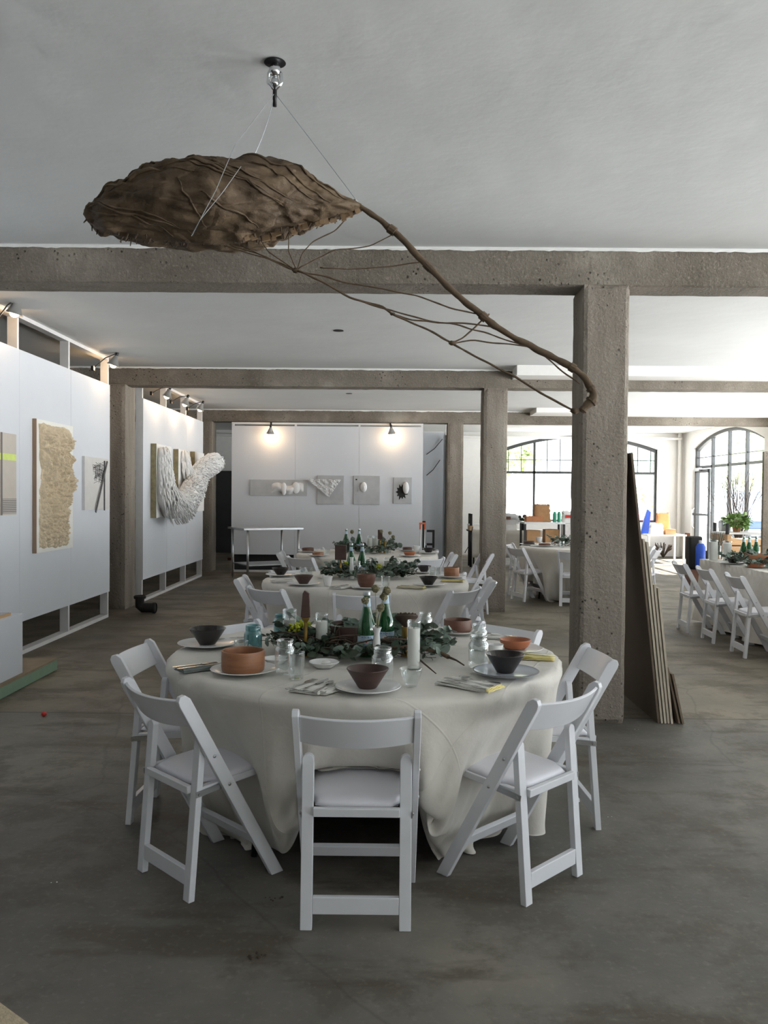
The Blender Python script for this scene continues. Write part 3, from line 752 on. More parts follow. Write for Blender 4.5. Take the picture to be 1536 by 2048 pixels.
def bottle(label, loc, group=None, rz=0, h=.30):
    root = thing('green_bottle', label, 'bottle', loc, rz, group); r = .041; k = h/.285
    lobj('bottle_glass', [(0, .004), (r*.9, 0), (r, .008), (r, .115*k), (r*.93, .145*k), (r*.62, .185*k), (.0165, .222*k), (.0135, .25*k), (.0135, .258*k), (.0155, .262*k), (.0155, .268*k)], M['glass_green'], root, smooth=True)
    lobj('body_label', [(r+.0008, .035), (r+.0010, .036), (r+.0010, .098), (r+.0008, .099)], M['label'], root)
    # front mark: white oval and a small red star on the label
    m = MB(); m.lathe([(0, 0), (.014, 0)], 20, (0, 0, 0)); vs = []
    for i, (x, y, z) in enumerate(m.v): a = x*1.0/r; vs.append(((r+.0016)*math.sin(a), -(r+.0016)*math.cos(a), .072+y*.7))
    m.v = vs; m.build('white_oval', M['china'], root, fix=False)
    m = MB(); st = [( (.006 if i % 2 else .0028)*math.sin(PI*i/5+PI/5*0+PI), (.006 if i % 2 else .0028)*math.cos(PI*i/5+PI)) for i in range(10)]
    m.add([((r+.0022)*math.sin(x/r), -(r+.0022)*math.cos(x/r), .072+y) for x, y in st], [tuple(range(10))]); m.build('red_star', M['red'], root, fix=False)
    m = MB()
    for z_, hh in ((.047, .004), (.090, .003)):
        pts = [(-.022+.0044*i) for i in range(11)]
        for i in range(10):
            if i % 3 == 2: continue
            m.add([((r+.0018)*math.sin(a/r), -(r+.0018)*math.cos(a/r), z) for a, z in ((pts[i], z_), (pts[i+1]-.001, z_), (pts[i+1]-.001, z_+hh), (pts[i], z_+hh))], [(0, 1, 2, 3)])
    m.build('label_print', M['blue'], root, fix=False)
    lobj('neck_label', [(.0185, .216*k), (.0155, .240*k), (.0145, .252*k)], M['label'], root)
    lobj('bottle_cap', [(0, .280*k), (.013, .280*k), (.0155, .276*k), (.0165, .263*k), (.0160, .262*k)], M['cap'], root)
    return root
def cutlery(kind, label, loc, rz, group=None, s=1.0, tilt=0):
    m = MB(); L = .19*s
    def strip(pts, th=.0018):
        top = [(x, y, th) for x, y in pts]; bot = [(x, y, 0) for x, y in pts]; n = len(pts)
        m.add(bot+top, [tuple(range(n-1, -1, -1)), tuple(range(n, 2*n))]+[(i, (i+1) % n, (i+1) % n+n, i+n) for i in range(n)])
    hl = L*.56
    strip([(-.0035, -hl+.04), (-.006, -hl*.55), (-.009, -hl), (-.006, -hl-.012), (.006, -hl-.012), (.009, -hl), (.006, -hl*.55), (.0035, -hl+.04)][::-1])
    strip([(-.0035, -hl+.04), (.0035, -hl+.04), (.003, .01), (-.003, .01)])
    if kind == 'fork':
        strip([(-.003, .0), (.003, .0), (.012, .022), (.0125, .035), (-.0125, .035), (-.012, .022)])
        for x in (-.0105, -.0035, .0035, .0105): strip([(x-.0019, .033), (x+.0019, .033), (x+.0011, .075), (x-.0011, .075)])
    elif kind == 'knife':
        strip([(-.004, 0), (.004, 0), (.009, .02), (.0095, .085), (.004, .10), (-.005, .105), (-.0055, .02)])
    else:
        m.grid(lambda u, v: Vector((.017*math.cos(2*PI*u)*v, .035+.026*math.sin(2*PI*u)*v, .001+.006*v*v)), 18, 4)
        strip([(-.003, .0), (.003, .0), (.005, .014), (-.005, .014)])
    o = m.build(kind, M['cutlery'], smooth='auto'); o.location = loc; o.rotation_euler = (tilt, 0, rz)
    return tag(o, label, kind, group)
def napkin(label, loc, rz, sx=.10, sy=.20, m_='napkin_white', hem=None, fan=False):
    root = thing('napkin', label, 'napkin', loc, rz)
    sd_ = random.random()*9
    for k in range(3):
        m = MB(); sc_ = 1-.04*k
        m.grid(lambda u, v: Vector(((u-.5)*sx*sc_, (v-.5)*sy*sc_, .0015+.004*k+.003*abs(nz((u, v, k), 3, sd_))*(1+k)+.004*max(0, abs(u-.5)*2-.8)*(1-k))), 12, 16)
        m.build('fold', M[m_], root, smooth=True, solid=.0025)
    if hem:
        for k in range(3):
            m = MB(); m.tube([((u/10-.5)*sx*(1-.04*k), -sy*.5*(1-.04*k)+.003*math.sin(u*1.7+k), .004+.004*k) for u in range(11)], .0032, 6); m.build('hem', M[hem], root, smooth=True)
    return root
def dish(label, loc, r=.065):
    o = lobj('small_dish', [(0, 0), (r*.55, 0), (r*.6, .003), (r*.95, .02), (r, .023), (r*.97, .025), (r*.6, .008), (0, .006)], M['china'], n=32); o.location = loc
    return tag(o, label, 'dish')
def seedheads(root, spots, z0, rs=.016):
    for i, (dx, dy, h_) in enumerate(spots):
        st = MB().tube([(dx*.1, dy*.1, z0), (dx*.5, dy*.5, z0+h_*.55), (dx, dy, z0+h_)], .0014, 5).build('stem', M['drystem'], root, smooth=True)
        m = MB(); m.ball((dx, dy, z0+h_+rs*.6), rs, 10, jit=.25)
        for j in range(26):
            d = Vector((random.gauss(0, 1), random.gauss(0, 1), random.gauss(0, 1))).normalized()
            m.box(Vector((dx, dy, z0+h_+rs*.6))+d*rs, (.006, .006, .006), Matrix.Rotation(j, 3, d))
        m.build('seed_head', M['podflower'], st)
# ---- greenery
def leaf_mb(m, p, d, nrm, L, W):
    d = d.normalized(); s = d.cross(nrm).normalized(); nn = s.cross(d)
    pts = []
    for k in range(7):
        t = k/6; wv = W*math.sin(PI*min(1, t*.92+.06))**.75; cup = .16*L*math.sin(PI*t)
        for q in (-1, 0, 1): pts.append(p+d*(L*t)+s*(wv*q)+nn*(cup*(.0 if q else -.35)+.10*W*abs(q)))
    m.add(pts, [(3*i+j, 3*i+j+1, 3*i+j+4, 3*i+j+3) for i in range(6) for j in range(2)])
def sprig(root, p, d, n, L, W, mt, bend=.5, name='leafy_sprig', up=.04, hy=0, lift=0):
    p = Vector(p); d = Vector(d).normalized(); path = [p.copy()]; m = MB(); m.cur = 0
    for i in range(n):
        d = (d+Vector((random.gauss(0, .25), random.gauss(0, .25), random.gauss(up, .25)))*bend*.5).normalized()
        p = p+d*(L*.62)
        if p.z < TZ+.03: p.z = TZ+.03; d.z = abs(d.z)
        if hy: p.z = min(p.z, TZ+.045+(.075+lift)*min(1, max(0, (p.y/hy+.75)/1.5)))
        path.append(p.copy())
        for s_ in (-1, 1):
            side = Vector((-d.y, d.x, .2))*s_ + d*.5 + Vector((random.gauss(0, .35), random.gauss(0, .35), random.gauss(.1, .4)))
            leaf_mb(m, p, side, Vector((random.gauss(0, .6), random.gauss(-.3, .6), 1)), L*random.uniform(.75, 1.2), W*random.uniform(.75, 1.15))
    o = m.build(name, M[mt], root, smooth=True, fix=False)
    MB().tube(path, .0016, 5).build('stem', M['vine'], o, smooth=True)
    return o
def garland(label, loc, hx, hy, seed, ns=22, nv=24, rz=0, flowers=2, lift=0):
    random.seed(seed); root = thing('eucalyptus_garland', label, 'garland', (loc[0], loc[1], 0), rz)
    m = MB()
    for k in range(nv):
        a0 = random.uniform(0, 2*PI); sp = random.uniform(1.2, 3.6); rr = random.uniform(.55, 1.0); z0 = random.uniform(.012, .075)
        pts = []
        for i in range(16):
            a = a0+sp*i/15; q = rr*(1+.12*math.sin(i*1.3+k)); pts.append((hx*q*math.cos(a)*.85, hy*q*math.sin(a)*.85, TZ+z0+.022*math.sin(i*.9+k*2)+.012))
        m.tube(pts, random.uniform(.0015, .0042), 6)
    m.build('vine_tangle', M['vine'], root, smooth=True)
    m = MB()
    for k in range(nv*4):
        a = random.uniform(0, 2*PI); q = random.uniform(.3, .95); p = Vector((hx*q*math.cos(a), hy*q*math.sin(a), TZ+.03)); d = Vector((random.gauss(0, 1), random.gauss(0, 1), abs(random.gauss(.3, .5)))).normalized()
        pts = [p]; 
        for i in range(5): d = (d+Vector((random.gauss(0, .4), random.gauss(0, .4), random.gauss(0, .3)))).normalized(); p = p+d*.025; p.z = max(p.z, TZ+.01); pts.append(p.copy())
        m.tube(pts, .0012, 4)
    m.build('fine_twigs', M['vine'], root)
    for k in range(ns):
        a = 2*PI*k/ns+random.uniform(-.2, .2); q = random.uniform(.25, .75)
        p = (hx*q*math.cos(a), hy*q*math.sin(a), TZ+.03+random.uniform(0, .03+lift*.5)); dd = Vector((math.cos(a+random.uniform(-.8, .8)), math.sin(a+random.uniform(-.8, .8)), random.uniform(0, .5)))
        mt = random.choice(['leaf', 'leaf', 'leaf', 'leaf3', 'leaf2'])
        if k % 5 == 4: sprig(root, p, dd, 8, .034, .007, 'leaf2', hy=hy, lift=lift)
        else: sprig(root, p, dd, random.randint(4, 7), .043, .024, mt, hy=hy, lift=lift)
    for k in range(flowers):
        a = random.uniform(2, 5); m = MB(); c = Vector((hx*.7*math.cos(a), hy*.5*math.sin(a), TZ+.11))
        for j in range(40): d = Vector((random.gauss(0, 1), random.gauss(0, 1), random.gauss(.3, .8))).normalized(); m.ball(c+d*random.uniform(.008, .03), .0065, 4)
        m.build('yellow_blossom', M['yellowflower'], root, smooth=True)
    return root
Z0 = TZ+.004
def t1(px, py, dz=0): p = onZ(px, py, Z0); return (p.x, p.y, Z0+dz)
# ------------------------------------------------ nearest table
def setp(px, py, r, lab, m_='china', rim=False):
    plate(lab, t1(px, py), r, m_, rim); return t1(px, py, .0095)
bp = setp(415, 1292, .142, 'white plate under the black cone bowl, back left of nearest table')
bowl('cone', 'black cone-shaped bowl on a plate, back left of the nearest table', bp, 'bowl_black', .088, .078)
bp = setp(488, 1345, .137, 'white plate under the tall wooden bowl at the left of the nearest table')
bowl('cyl', 'straight-sided light brown wooden bowl on the left plate of the nearest table', t1(486, 1346, .0095), 'wood_bowl', .088, .085)
bp = setp(736, 1381, .124, 'white plate before the front chair, under the dark red-brown cone bowl')
bowl('cone', 'dark red-brown cone bowl on the plate nearest the camera', t1(735, 1380, .0095), 'wood_dark', .080, .074)
bp = setp(1012, 1350, .135, 'pale plate with a thin dark rim under the black bowl at right', 'blueplate', True)
bowl('cone', 'glossy black cone bowl on the dark-rimmed plate at the right', t1(1010, 1349, .0095), 'bowl_black', .080, .078)
bp = setp(1035, 1303, .118, 'cream plate under the shallow orange-brown wooden bowl', 'china')
bowl('round', 'shallow orange-brown wooden bowl on the right side of the nearest table', t1(1030, 1301, .0095), 'wood_orange', .074, .045)
bp = setp(920, 1268, .095, 'white plate under the brown bowl at the back right of nearest table')
bowl('cyl', 'straight-sided red-brown wooden bowl at the back right of the nearest table', t1(915, 1266, .0095), 'wood_mid', .074, .064)
bowl('cyl', 'large dark walnut serving bowl in the greenery of the nearest table', t1(700, 1290), 'wood_dark', .118, .105)
dish('small white dish with a knob of butter, left of centre on nearest table', t1(648, 1334))
o = MB(); o.ball((0, 0, .012), .016, 8, (1.3, 1, .6), .5); o = o.build('butter', M['wax'], smooth=True); o.location = t1(652, 1333, .004); tag(o, 'white knob of butter in the small white dish', 'butter')
dish('small white dish half hidden behind the clear jar and tumbler', t1(553, 1327), .058)
mason('clear preserving jar beside the straight tumbler, left of centre', t1(570, 1347), .0415, .140)
tumbler('straight clear glass tumbler in front of the clear preserving jar', t1(592, 1357), .036, .105)
o = tumbler('small clear footed cup beside the blue-green jar', t1(482, 1320), .032, .085, 'glass_cup', .6)
MB().tube([(.03, 0, .03), (.052, 0, .035), (.055, 0, .055), (.034, 0, .068)], .004, 8).build('handle', M['glass'], o, smooth=True)
mason('blue-green glass preserving jar at the left of the greenery', t1(506, 1309), .041, .135, 'glass_blue')
mason('blue-green glass jar peeking out behind the left candle', t1(561, 1268), .036, .105, 'glass_blue')
mason('clear preserving jar behind the dark red-brown cone bowl', t1(765, 1363), .043, .135)
mason('large clear preserving jar right of the greenery, in front', t1(957, 1335), .044, .140)
mason('clear preserving jar right of the greenery, the one behind', t1(958, 1300), .040, .125)
mason('clear preserving jar behind the tall front candle, at the back', t1(850, 1272), .040, .125)
o = tumbler('small cut-glass cup with flared scalloped rim near the front plate', t1(822, 1372), .045, .068, 'cut_glass_cup', .55)
lobj('milk_cup', [(0, 0), (.024, 0), (.027, .006), (.036, .07), (.038, .075), (.035, .074), (.024, .012), (0, .01)], M['china']); o = bpy.data.objects['milk_cup']; o.location = t1(990, 1322); tag(o, 'small white cup between the clear jars and the black bowl', 'cup')
candle('white candle in tall glass at the far left of the greenery', t1(579, 1290), .033, .175, .72)
candle('white candle in tall glass just right of the brass candlestick', t1(643, 1306), .029, .185, .80)
candle('tallest white candle in glass, at the right front of the greenery', t1(827, 1337), .028, .205, .84)
# brass stick with a tapered wooden piece
t = thing('brass_candlestick', 'brass candlestick carrying a tapered brown wooden block', 'candlestick', t1(611, 1312))
lobj('brass_stem', [(0, 0), (.030, 0), (.031, .005), (.012, .014), (.009, .03), (.008, .15), (.010, .158), (.018, .168), (.019, .175), (0, .176)], M['brass'], t)
MB().prism([(-.022, .177), (.022, .177), (.016, .285), (-.006, .30), (-.014, .285)], -.012, .012, 'y').build('wooden_block', M['wood_dark'], t, bevel=.002)
t = thing('brass_cup', 'small brass cup holding a dark dried seed pod', 'vase', t1(812, 1312))
lobj('brass_body', [(0, 0), (.024, 0), (.025, .006), (.012, .02), (.011, .06), (.020, .10), (.021, .135), (.018, .135), (.0, .10)], M['brass'], t)
m = MB(); tl_ = Matrix.Rotation(R(-14), 3, 'X'); m.lathe([(.0, -.02), (.012, -.01), (.046, .022), (.054, .034), (.052, .042), (.0, .044)], 24, (.0, 0, .145), tl_); m.build('dried_pod', M['lotus'], t, smooth='auto')
m = MB()
for i in range(22):
    a = i*2.4; r_ = .009*math.sqrt(i); p = tl_ @ Vector((r_*math.cos(a), r_*math.sin(a), .046)); m.ball(p+Vector((0, 0, .145)), .0055, 6)
m.build('seeds', M['lotus'], t, smooth=True)
bottle('green mineral water bottle, left one in the nearest greenery', t1(733, 1312), 'green water bottles on the nearest table')
bottle('green mineral water bottle behind the white bud vase, right one', t1(770, 1303), 'green water bottles on the nearest table')
t = thing('bud_vase', 'white bud vase holding dried round seed heads between the bottles', 'vase', t1(753, 1320))
lobj('vase_body', [(0, 0), (.022, 0), (.024, .006), (.022, .03), (.017, .08), (.013, .118), (.018, .136), (.023, .146), (.021, .146), (.011, .118), (0, .1)], M['china'], t)
seedheads(t, [(-.052, .0, .115), (-.008, .02, .165), (.042, .0, .160), (.018, -.01, .085), (.03, .03, .13)], .14)
garland('wide eucalyptus and twig garland in the middle of the nearest table', (t1(722, 1300)[0], t1(722, 1302)[1]), .45, .25, 11, 74, 18, lift=.03, flowers=3)
t = thing('bare_branch', 'forked bare brown branch lying at the right of the garland', 'branch')
a = Vector(t1(770, 1320, .05)); b = Vector(t1(880, 1321, .035)); c = Vector(t1(928, 1338, .016))
MB().tube([a, a.lerp(b, .5)+Vector((0, 0, .02)), b, b.lerp(c, .35)], [.006, .008, .0095, .010], 9).build('branch_wood', M['bark'], t, smooth=True)
MB().tube([b.lerp(c, .35), b.lerp(c, .7)+Vector((0, 0, .004)), c], [.006, .004, .003], 7).build('dark_tip', M['vine'], t, smooth=True)
MB().tube([a.lerp(b, .35)+Vector((0, 0, .014)), Vector(t1(850, 1338, .02)), Vector(t1(872, 1352, .01))], [.005, .004, .002], 7).build('side_twig', M['vine'], t, smooth=True)
# napkins and cutlery
def nap_set(px, py, rz, lab, m_, hem, sy, sx, kinds, where, dz=.016):
    p = t1(px, py); napkin(lab, p, rz, sx, sy, m_, hem)
    n = len(kinds)
    for i, kd in enumerate(kinds):
        off = (i-(n-1)/2)*sx*.36; q = Matrix.Rotation(rz, 3, 'Z') @ Vector((off, .01, 0))
        cutlery(kd, 'steel %s lying on %s' % (kd, where), (p[0]+q.x, p[1]+q.y, Z0+dz), rz+(i-1)*.08)
nap_set(400, 1338, R(-52), 'grey-green folded napkin at the left edge of the nearest table', 'napkin_grey', None, .19, .095, ['fork', 'knife'], 'the grey-green napkin')
nap_set(628, 1378, R(-24), 'white folded napkin just left of the front plate', 'napkin_white', None, .16, .13, ['fork', 'knife', 'spoon'], 'the white napkin left of front plate')
nap_set(938, 1372, R(52), 'cream folded napkin with yellow stitched hem, right of the front plate', 'napkin_white', 'napkin_yellow', .24, .12, ['fork', 'knife', 'spoon'], 'the cream yellow-hemmed napkin')
nap_set(1062, 1316, R(78), 'yellow folded napkin at the right edge of the nearest table', 'napkin_yellow', None, .21, .10, ['fork'], 'the yellow napkin')
nap_set(990, 1276, R(70), 'white napkin with yellow hem at the back right', 'napkin_white', 'napkin_yellow', .17, .08, ['spoon'], 'the white napkin at back right')
nap_set(470, 1282, R(-60), 'white napkin behind the black cone bowl at back left', 'napkin_white', None, .13, .07, ['knife'], 'the napkin at back left')
o = napkin('narrow rolled white napkin beside the front plate', t1(668, 1382), R(-30), .03, .15)

# ------------------------------------------------ second table
def t2(px, py, dz=0): p = onZ(px, py, Z0); return (p.x, p.y, Z0+dz)
W2 = 'second round table'
for px, py, r, kind, m_, br, bh, a_, b_ in (
    (561, 1152, .135, 'cone', 'bowl_black', .078, .065, 'back left', 'black'),
    (607, 1170, .135, 'cone', 'wood_dark', .080, .070, 'front left', 'dark brown'),
    (732, 1177, .125, 'round', 'wood_mid', .075, .105, 'front', 'deep red-brown'),
    (857, 1172, .130, 'cone', 'bowl_black', .078, .068, 'front right', 'black'),
    (903, 1155, .135, 'cyl', 'wood_bowl', .068, .082, 'right', 'brown wooden'),
    (848, 1146, .120, 'cone', 'bowl_black', .070, .06, 'back right', 'black')):
    plate('white plate at the %s of the %s' % (a_, W2), t2(px, py), r)
    bowl(kind, '%s bowl on a plate at the %s of the %s' % (b_, a_, W2), t2(px, py, .0095), m_, br, bh)
for px, lab in ((747, 'left'), (774, 'middle'), (794, 'right')):
    candle('%s of three white glass candles on the %s' % (lab, W2), t2(px, 1150), .033, .16, .82)
bottle('left green water bottle standing on the second round table', t2(702, 1152), 'green water bottles on the second table')
bottle('right green water bottle standing on the second round table', t2(724, 1152), 'green water bottles on the second table')
o = lobj('bud_vase', [(0, 0), (.022, 0), (.024, .01), (.014, .17), (.019, .19), (.012, .18), (0, .1)], M['china']); o.location = t2(703, 1158); tag(o, 'tall white vase in front of the left bottle, second table', 'vase')
mason('clear jar between the two bottles on the second table', t2(714, 1156), .036, .15)
t = thing('wooden_block_stand', 'dark wooden block raised on a stick above the second garland', 'ornament', t2(681, 1156))
MB().tube([(0, 0, 0), (0, 0, .16)], .008, 8).build('stem', M['brass'], t, smooth=True); MB().bb(-.05, .05, -.02, .02, .16, .29).build('wooden_block', M['wood_dark'], t, bevel=.003)
tumbler('clear tumbler at the left of the second table, beside black bowl', t2(617, 1155), .037, .09); tumbler('clear jar glass at the far left of the second table', t2(606, 1152), .03, .08)
tumbler('clear mug beside the deep red-brown bowl, second table', t2(771, 1175), .037, .09); tumbler('clear tumbler right of the candles on the second table', t2(864, 1153), .034, .09); tumbler('clear tumbler by the brown bowl, second table', t2(876, 1153), .032, .085)
o = lobj('milk_cup', [(0, 0), (.024, 0), (.040, .07), (.042, .08), (.037, .078), (.024, .012), (0, .01)], M['china']); o.location = t2(655, 1172); tag(o, 'white ruffled cup at the front of the second table', 'cup')
nap_set(682, 1176, R(-30), 'white napkin at the front of the second table', 'napkin_white', None, .17, .12, ['knife', 'spoon'], 'the front napkin of the second table')
nap_set(822, 1176, R(75), 'yellow-hemmed cream napkin at the front right of the second table', 'napkin_cream', 'napkin_yellow', .22, .10, ['fork'], 'the second table\'s cream napkin')
nap_set(565, 1164, R(-60), 'white napkin at the left of the second table', 'napkin_white', None, .18, .10, ['fork'], 'the second table\'s left napkin')
nap_set(905, 1163, R(80), 'yellow napkin at the right of the second table', 'napkin_yellow', None, .20, .09, ['knife'], 'the second table\'s right napkin')
garland('eucalyptus garland along the middle of the second round table', (t2(738, 1160)[0], 7.35), .46, .25, 23, 56, 12, flowers=3, lift=.05)

# ------------------------------------------------ third table
W3 = 'third round table'
for px, py, kind, m_, br, bh, a_, b_ in (
    (616, 1104, 'cyl', 'wood_mid', .075, .045, 'back left', 'low red-brown'), (636, 1112, 'cyl', 'wood_bowl', .068, .035, 'front left', 'low brown wooden'),
    (819, 1113, 'round', 'wood_orange', .072, .045, 'front right', 'orange-brown'), (857, 1107, 'cone', 'bowl_black', .078, .06, 'right', 'black cone'), (815, 1102, 'cyl', 'wood_mid', .065, .04, 'back right', 'small brown')):
    plate('white plate at the %s of the %s' % (a_, W3), t2(px, py), .13)
    bowl(kind, '%s bowl at the %s of the %s' % (b_, a_, W3), t2(px, py, .0095), m_, br, bh)
bottle('left green water bottle standing on the third round table', t2(692, 1103), 'green water bottles on the third table')
bottle('right green water bottle standing on the third round table', t2(718, 1103), 'green water bottles on the third table')
for px, lab in ((740, 'left'), (751, 'right')): candle('%s white glass candle on the third round table' % lab, t2(px, 1104), .035, .21, .85)
t = thing('brass_candlestick', 'brass candlestick with a dark wooden block on the third table', 'candlestick', t2(760, 1105))
MB().bb(-.03, .03, -.02, .02, .17, .29).build('wooden_block', M['wood_dark'], t); lobj('brass_stem', [(0, 0), (.03, 0), (.012, .02), (.010, .15), (.018, .16), (0, .17)], M['brass'], t)
t = thing('seed_head_vase', 'brass vase with dried seed heads on the third table', 'vase', t2(770, 1106)); lobj('vase_body', [(0, 0), (.022, 0), (.014, .1), (.02, .15), (0, .14)], M['brass'], t)
seedheads(t, [(-.05, .0, .12), (.06, 0, .1), (.1, .02, .05)], .14, .022)
t = thing('dried_flower', 'single dried seed head beside the left bottle, third table', 'flower', t2(702, 1103)); seedheads(t, [(.01, 0, .24)], 0, .024)
o = lobj('milk_cup', [(0, 0), (.03, 0), (.045, .07), (.048, .09), (.04, .085), (0, .01)], M['china']); o.location = t2(833, 1106); tag(o, 'white cup at the right of the third round table', 'cup')
tumbler('white-looking small glass at the left of the third table', t2(655, 1108), .03, .06)
garland('eucalyptus garland along the middle of the third round table', (t2(735, 1106)[0], 10.55), .46, .25, 37, 48, 8, flowers=0, lift=.1)
# ------------------------------------------------ table behind the pillar
for px, py, kind, m_, br, bh, lab in ((1058, 1090, 'cyl', 'wood_dark', .085, .05, 'low dark wooden bowl at the left of the table behind the pillar'),
                                      (1089, 1093, 'cyl', 'wood_mid', .085, .035, 'low red-brown bowl at the front of the table behind the pillar')):
    plate('white plate under the ' + lab[:lab.index(' at')] + ', table behind the pillar', t2(px, py), .14)
    bowl(kind, lab, t2(px, py, .0095), m_, br, bh)
tumbler('clear tumbler on the table behind the big pillar', t2(1124, 1095), .037, .09)
o = lobj('milk_cup', [(0, 0), (.03, 0), (.05, .06), (.05, .08), (.04, .07), (0, .01)], M['china']); o.location = t2(1078, 1084); tag(o, 'white cup on the table behind the big pillar', 'cup')
napkin('white folded napkin on the table behind the big pillar', t2(1072, 1093), R(70), .1, .18)
garland('dark green garland on the table behind the big pillar', (2.85, 12.3), .55, .25, 41, 42, 8, flowers=1, lift=.08)
# ------------------------------------------------ long table
plate('white plate with a black bowl on the long table at the right', onZ(1465, 1128, Z0), .15)
bowl('cone', 'black bowl on the long table at the right', onZ(1465, 1127, Z0+.0095), 'bowl_black', .075, .07)
plate('white plate under the orange-brown bowl on the long table', onZ(1515, 1135, Z0), .14)
bowl('cyl', 'low orange-brown wooden bowl on the long table\'s nearest plate', onZ(1512, 1134, Z0+.0095), 'wood_orange', .085, .035)
o = bowl('round', 'big wooden salad bowl with servers at the right edge', onZ(1520, 1126, Z0), 'wood_bowl', .19, .10, 'salad_bowl')
for a in (0, .12): cm = MB().tube([(-.05, a-.06, .04), (-.22, a-.1, .12)], [.008, .012], 8).build('salad_server', M['wood_mid'], o, smooth=True, label='brown wooden salad server')
for px, py, lab in ((1487, 1112, 'left'), (1498, 1113, 'middle'), (1512, 1112, 'right')): bottle('%s of three bright green bottles on the long table' % lab, onZ(px, py+11, Z0), 'green water bottles on the long table', -.3)
candle('left white candle in the garland of the long table', (3.83, 9.75, Z0), .05, .24, .9); candle('right white candle in the garland of the long table', (3.98, 9.72, Z0), .05, .23, .9)
g = garland('dark leafy garland running along the long table, spilling over its end', (4.1, 9.0), .38, .85, 53, 60, 10, flowers=0, lift=.04)
# ---------------------------------------------------------------- hanging pod sculpture
def pod_mat():
    k = NB('brown_paper_skin')
    a = k.noise(5, 6, .6, stretch=(.8, 1, 2.2)); c = k.ramp(a, [(.3, srgb((70, 57, 42))), (.5, srgb((92, 76, 58))), (.72, srgb((116, 98, 76)))])
    b_ = k.noise(22, 5, .7); c2 = k.mix(k.ramp(b_, [(.6, (0, 0, 0)), (.75, (.5, .5, .5))]), c, srgb((134, 116, 94)))
    k.L(c2, k.b.inputs['Base Color']); k.b.inputs['Roughness'].default_value = .7; k.b.inputs['Specular IOR Level'].default_value = .4
    wv = k.noise(3.2, 7, .62, stretch=(1, 1, 2)); vz = k.n('TexVoronoi', Scale=9.0, feature='DISTANCE_TO_EDGE')
    mp = k.n('Mapping'); mp.inputs['Scale'].default_value = (.45, 1, 1.3); mp.inputs['Rotation'].default_value = (0, R(25), 0); k.L(k.co.outputs['Object'], mp.inputs[0]); k.L(mp.outputs[0], vz.inputs['Vector'])
    n1 = k.bump(wv, .9, .03); n2 = k.bump(k.ramp(vz.outputs['Distance'], [(0, (0, 0, 0)), (.06, (1, 1, 1))]), .45, .006, n1); k.bump(k.noise(60, 4), .3, .004, n2)
    return k.m
M['pod'] = pod_mat()
M['paper_light'] = mat('tan_paper', (140, 116, 88), .8, var=.15, scale=14, bump=.4, bscale=30)
SY = 3.1
hook_c = onZ(550, 124, H)
pod = thing('hanging_sculpture', 'brown paper pod with a long rooty branch hanging from ceiling wires', 'sculpture', (hook_c.x, SY, 2.58))
PO = Vector(pod.location)
top = [(177, 438), (182, 415), (200, 396), (240, 372), (300, 347), (360, 337), (420, 335), (470, 329), (500, 327), (540, 328), (575, 333), (610, 347), (650, 371), (690, 394), (724, 411)]
bot = [(177, 440), (183, 456), (200, 468), (240, 479), (300, 485), (360, 488), (420, 491), (470, 491), (500, 487), (540, 478), (575, 470), (610, 458), (650, 446), (690, 434), (724, 420)]
def interp(tb, x):
    for (x0, y0), (x1, y1) in zip(tb, tb[1:]):
        if x <= x1: return y0+(y1-y0)*(x-x0)/(x1-x0)
    return tb[-1][1]
NS, NR = 170, 110
def podpt(u, v, puff=1.0):
    e = u; uu = .5-.5*math.cos(PI*u) ; uu = .35*uu+.65*u
    px = 177.5+(723-177.5)*uu
    yt, yb = interp(top, px), interp(bot, px)
    pt = onY(px, yt, SY)-PO; pb = onY(px, yb, SY)-PO
    c = (pt+pb)/2; hh = (pt.z-pb.z)/2
    w_ = .24*max(0, (math.sin(PI*min(1, uu*.93+.04)))**.8)*(1 if uu < .5 else 1-.35*(uu-.5)*2)+.012
    th = 2*PI*v; cs, sn = math.cos(th), math.sin(th)
    z = hh*(sn if sn > 0 else -abs(sn)**.7)
    y = -w_*(abs(cs)**.85)*(1 if cs > 0 else -1)
    p = Vector((c.x, y, c.z+z))
    d = Vector((0, y/max(w_, .01), z/max(hh, .01))); d = d.normalized() if d.length > 0 else Vector((0, 0, 1))
    q = Vector((p.x*.8, p.y*1.4, p.z*1.6))
    wr = .014*nz((q.x*1.3+q.z*2, q.y, q.z), 3.2, 4) + .026*abs(nz((q.x+q.z*1.2, q.y*1.3, q.z*2), 7.5, 9)) - .022*abs(nz((q.x*.9+q.z*1.8, q.y, q.z*1.5), 11, 5)) + .012*nz((q.x*3, q.y*3, q.z*3), 6, 2) + .006*abs(nz((q.x*2, q.y*4, q.z*5), 14, 7))
    amp = min(1, hh/.08)
    return p+d*(wr-.008)*amp
m = MB(); m.grid(lambda u, v: podpt(u, v), NS, NR)
weld(m.build('pod_shell', M['pod'], pod, smooth=True), 3e-4)
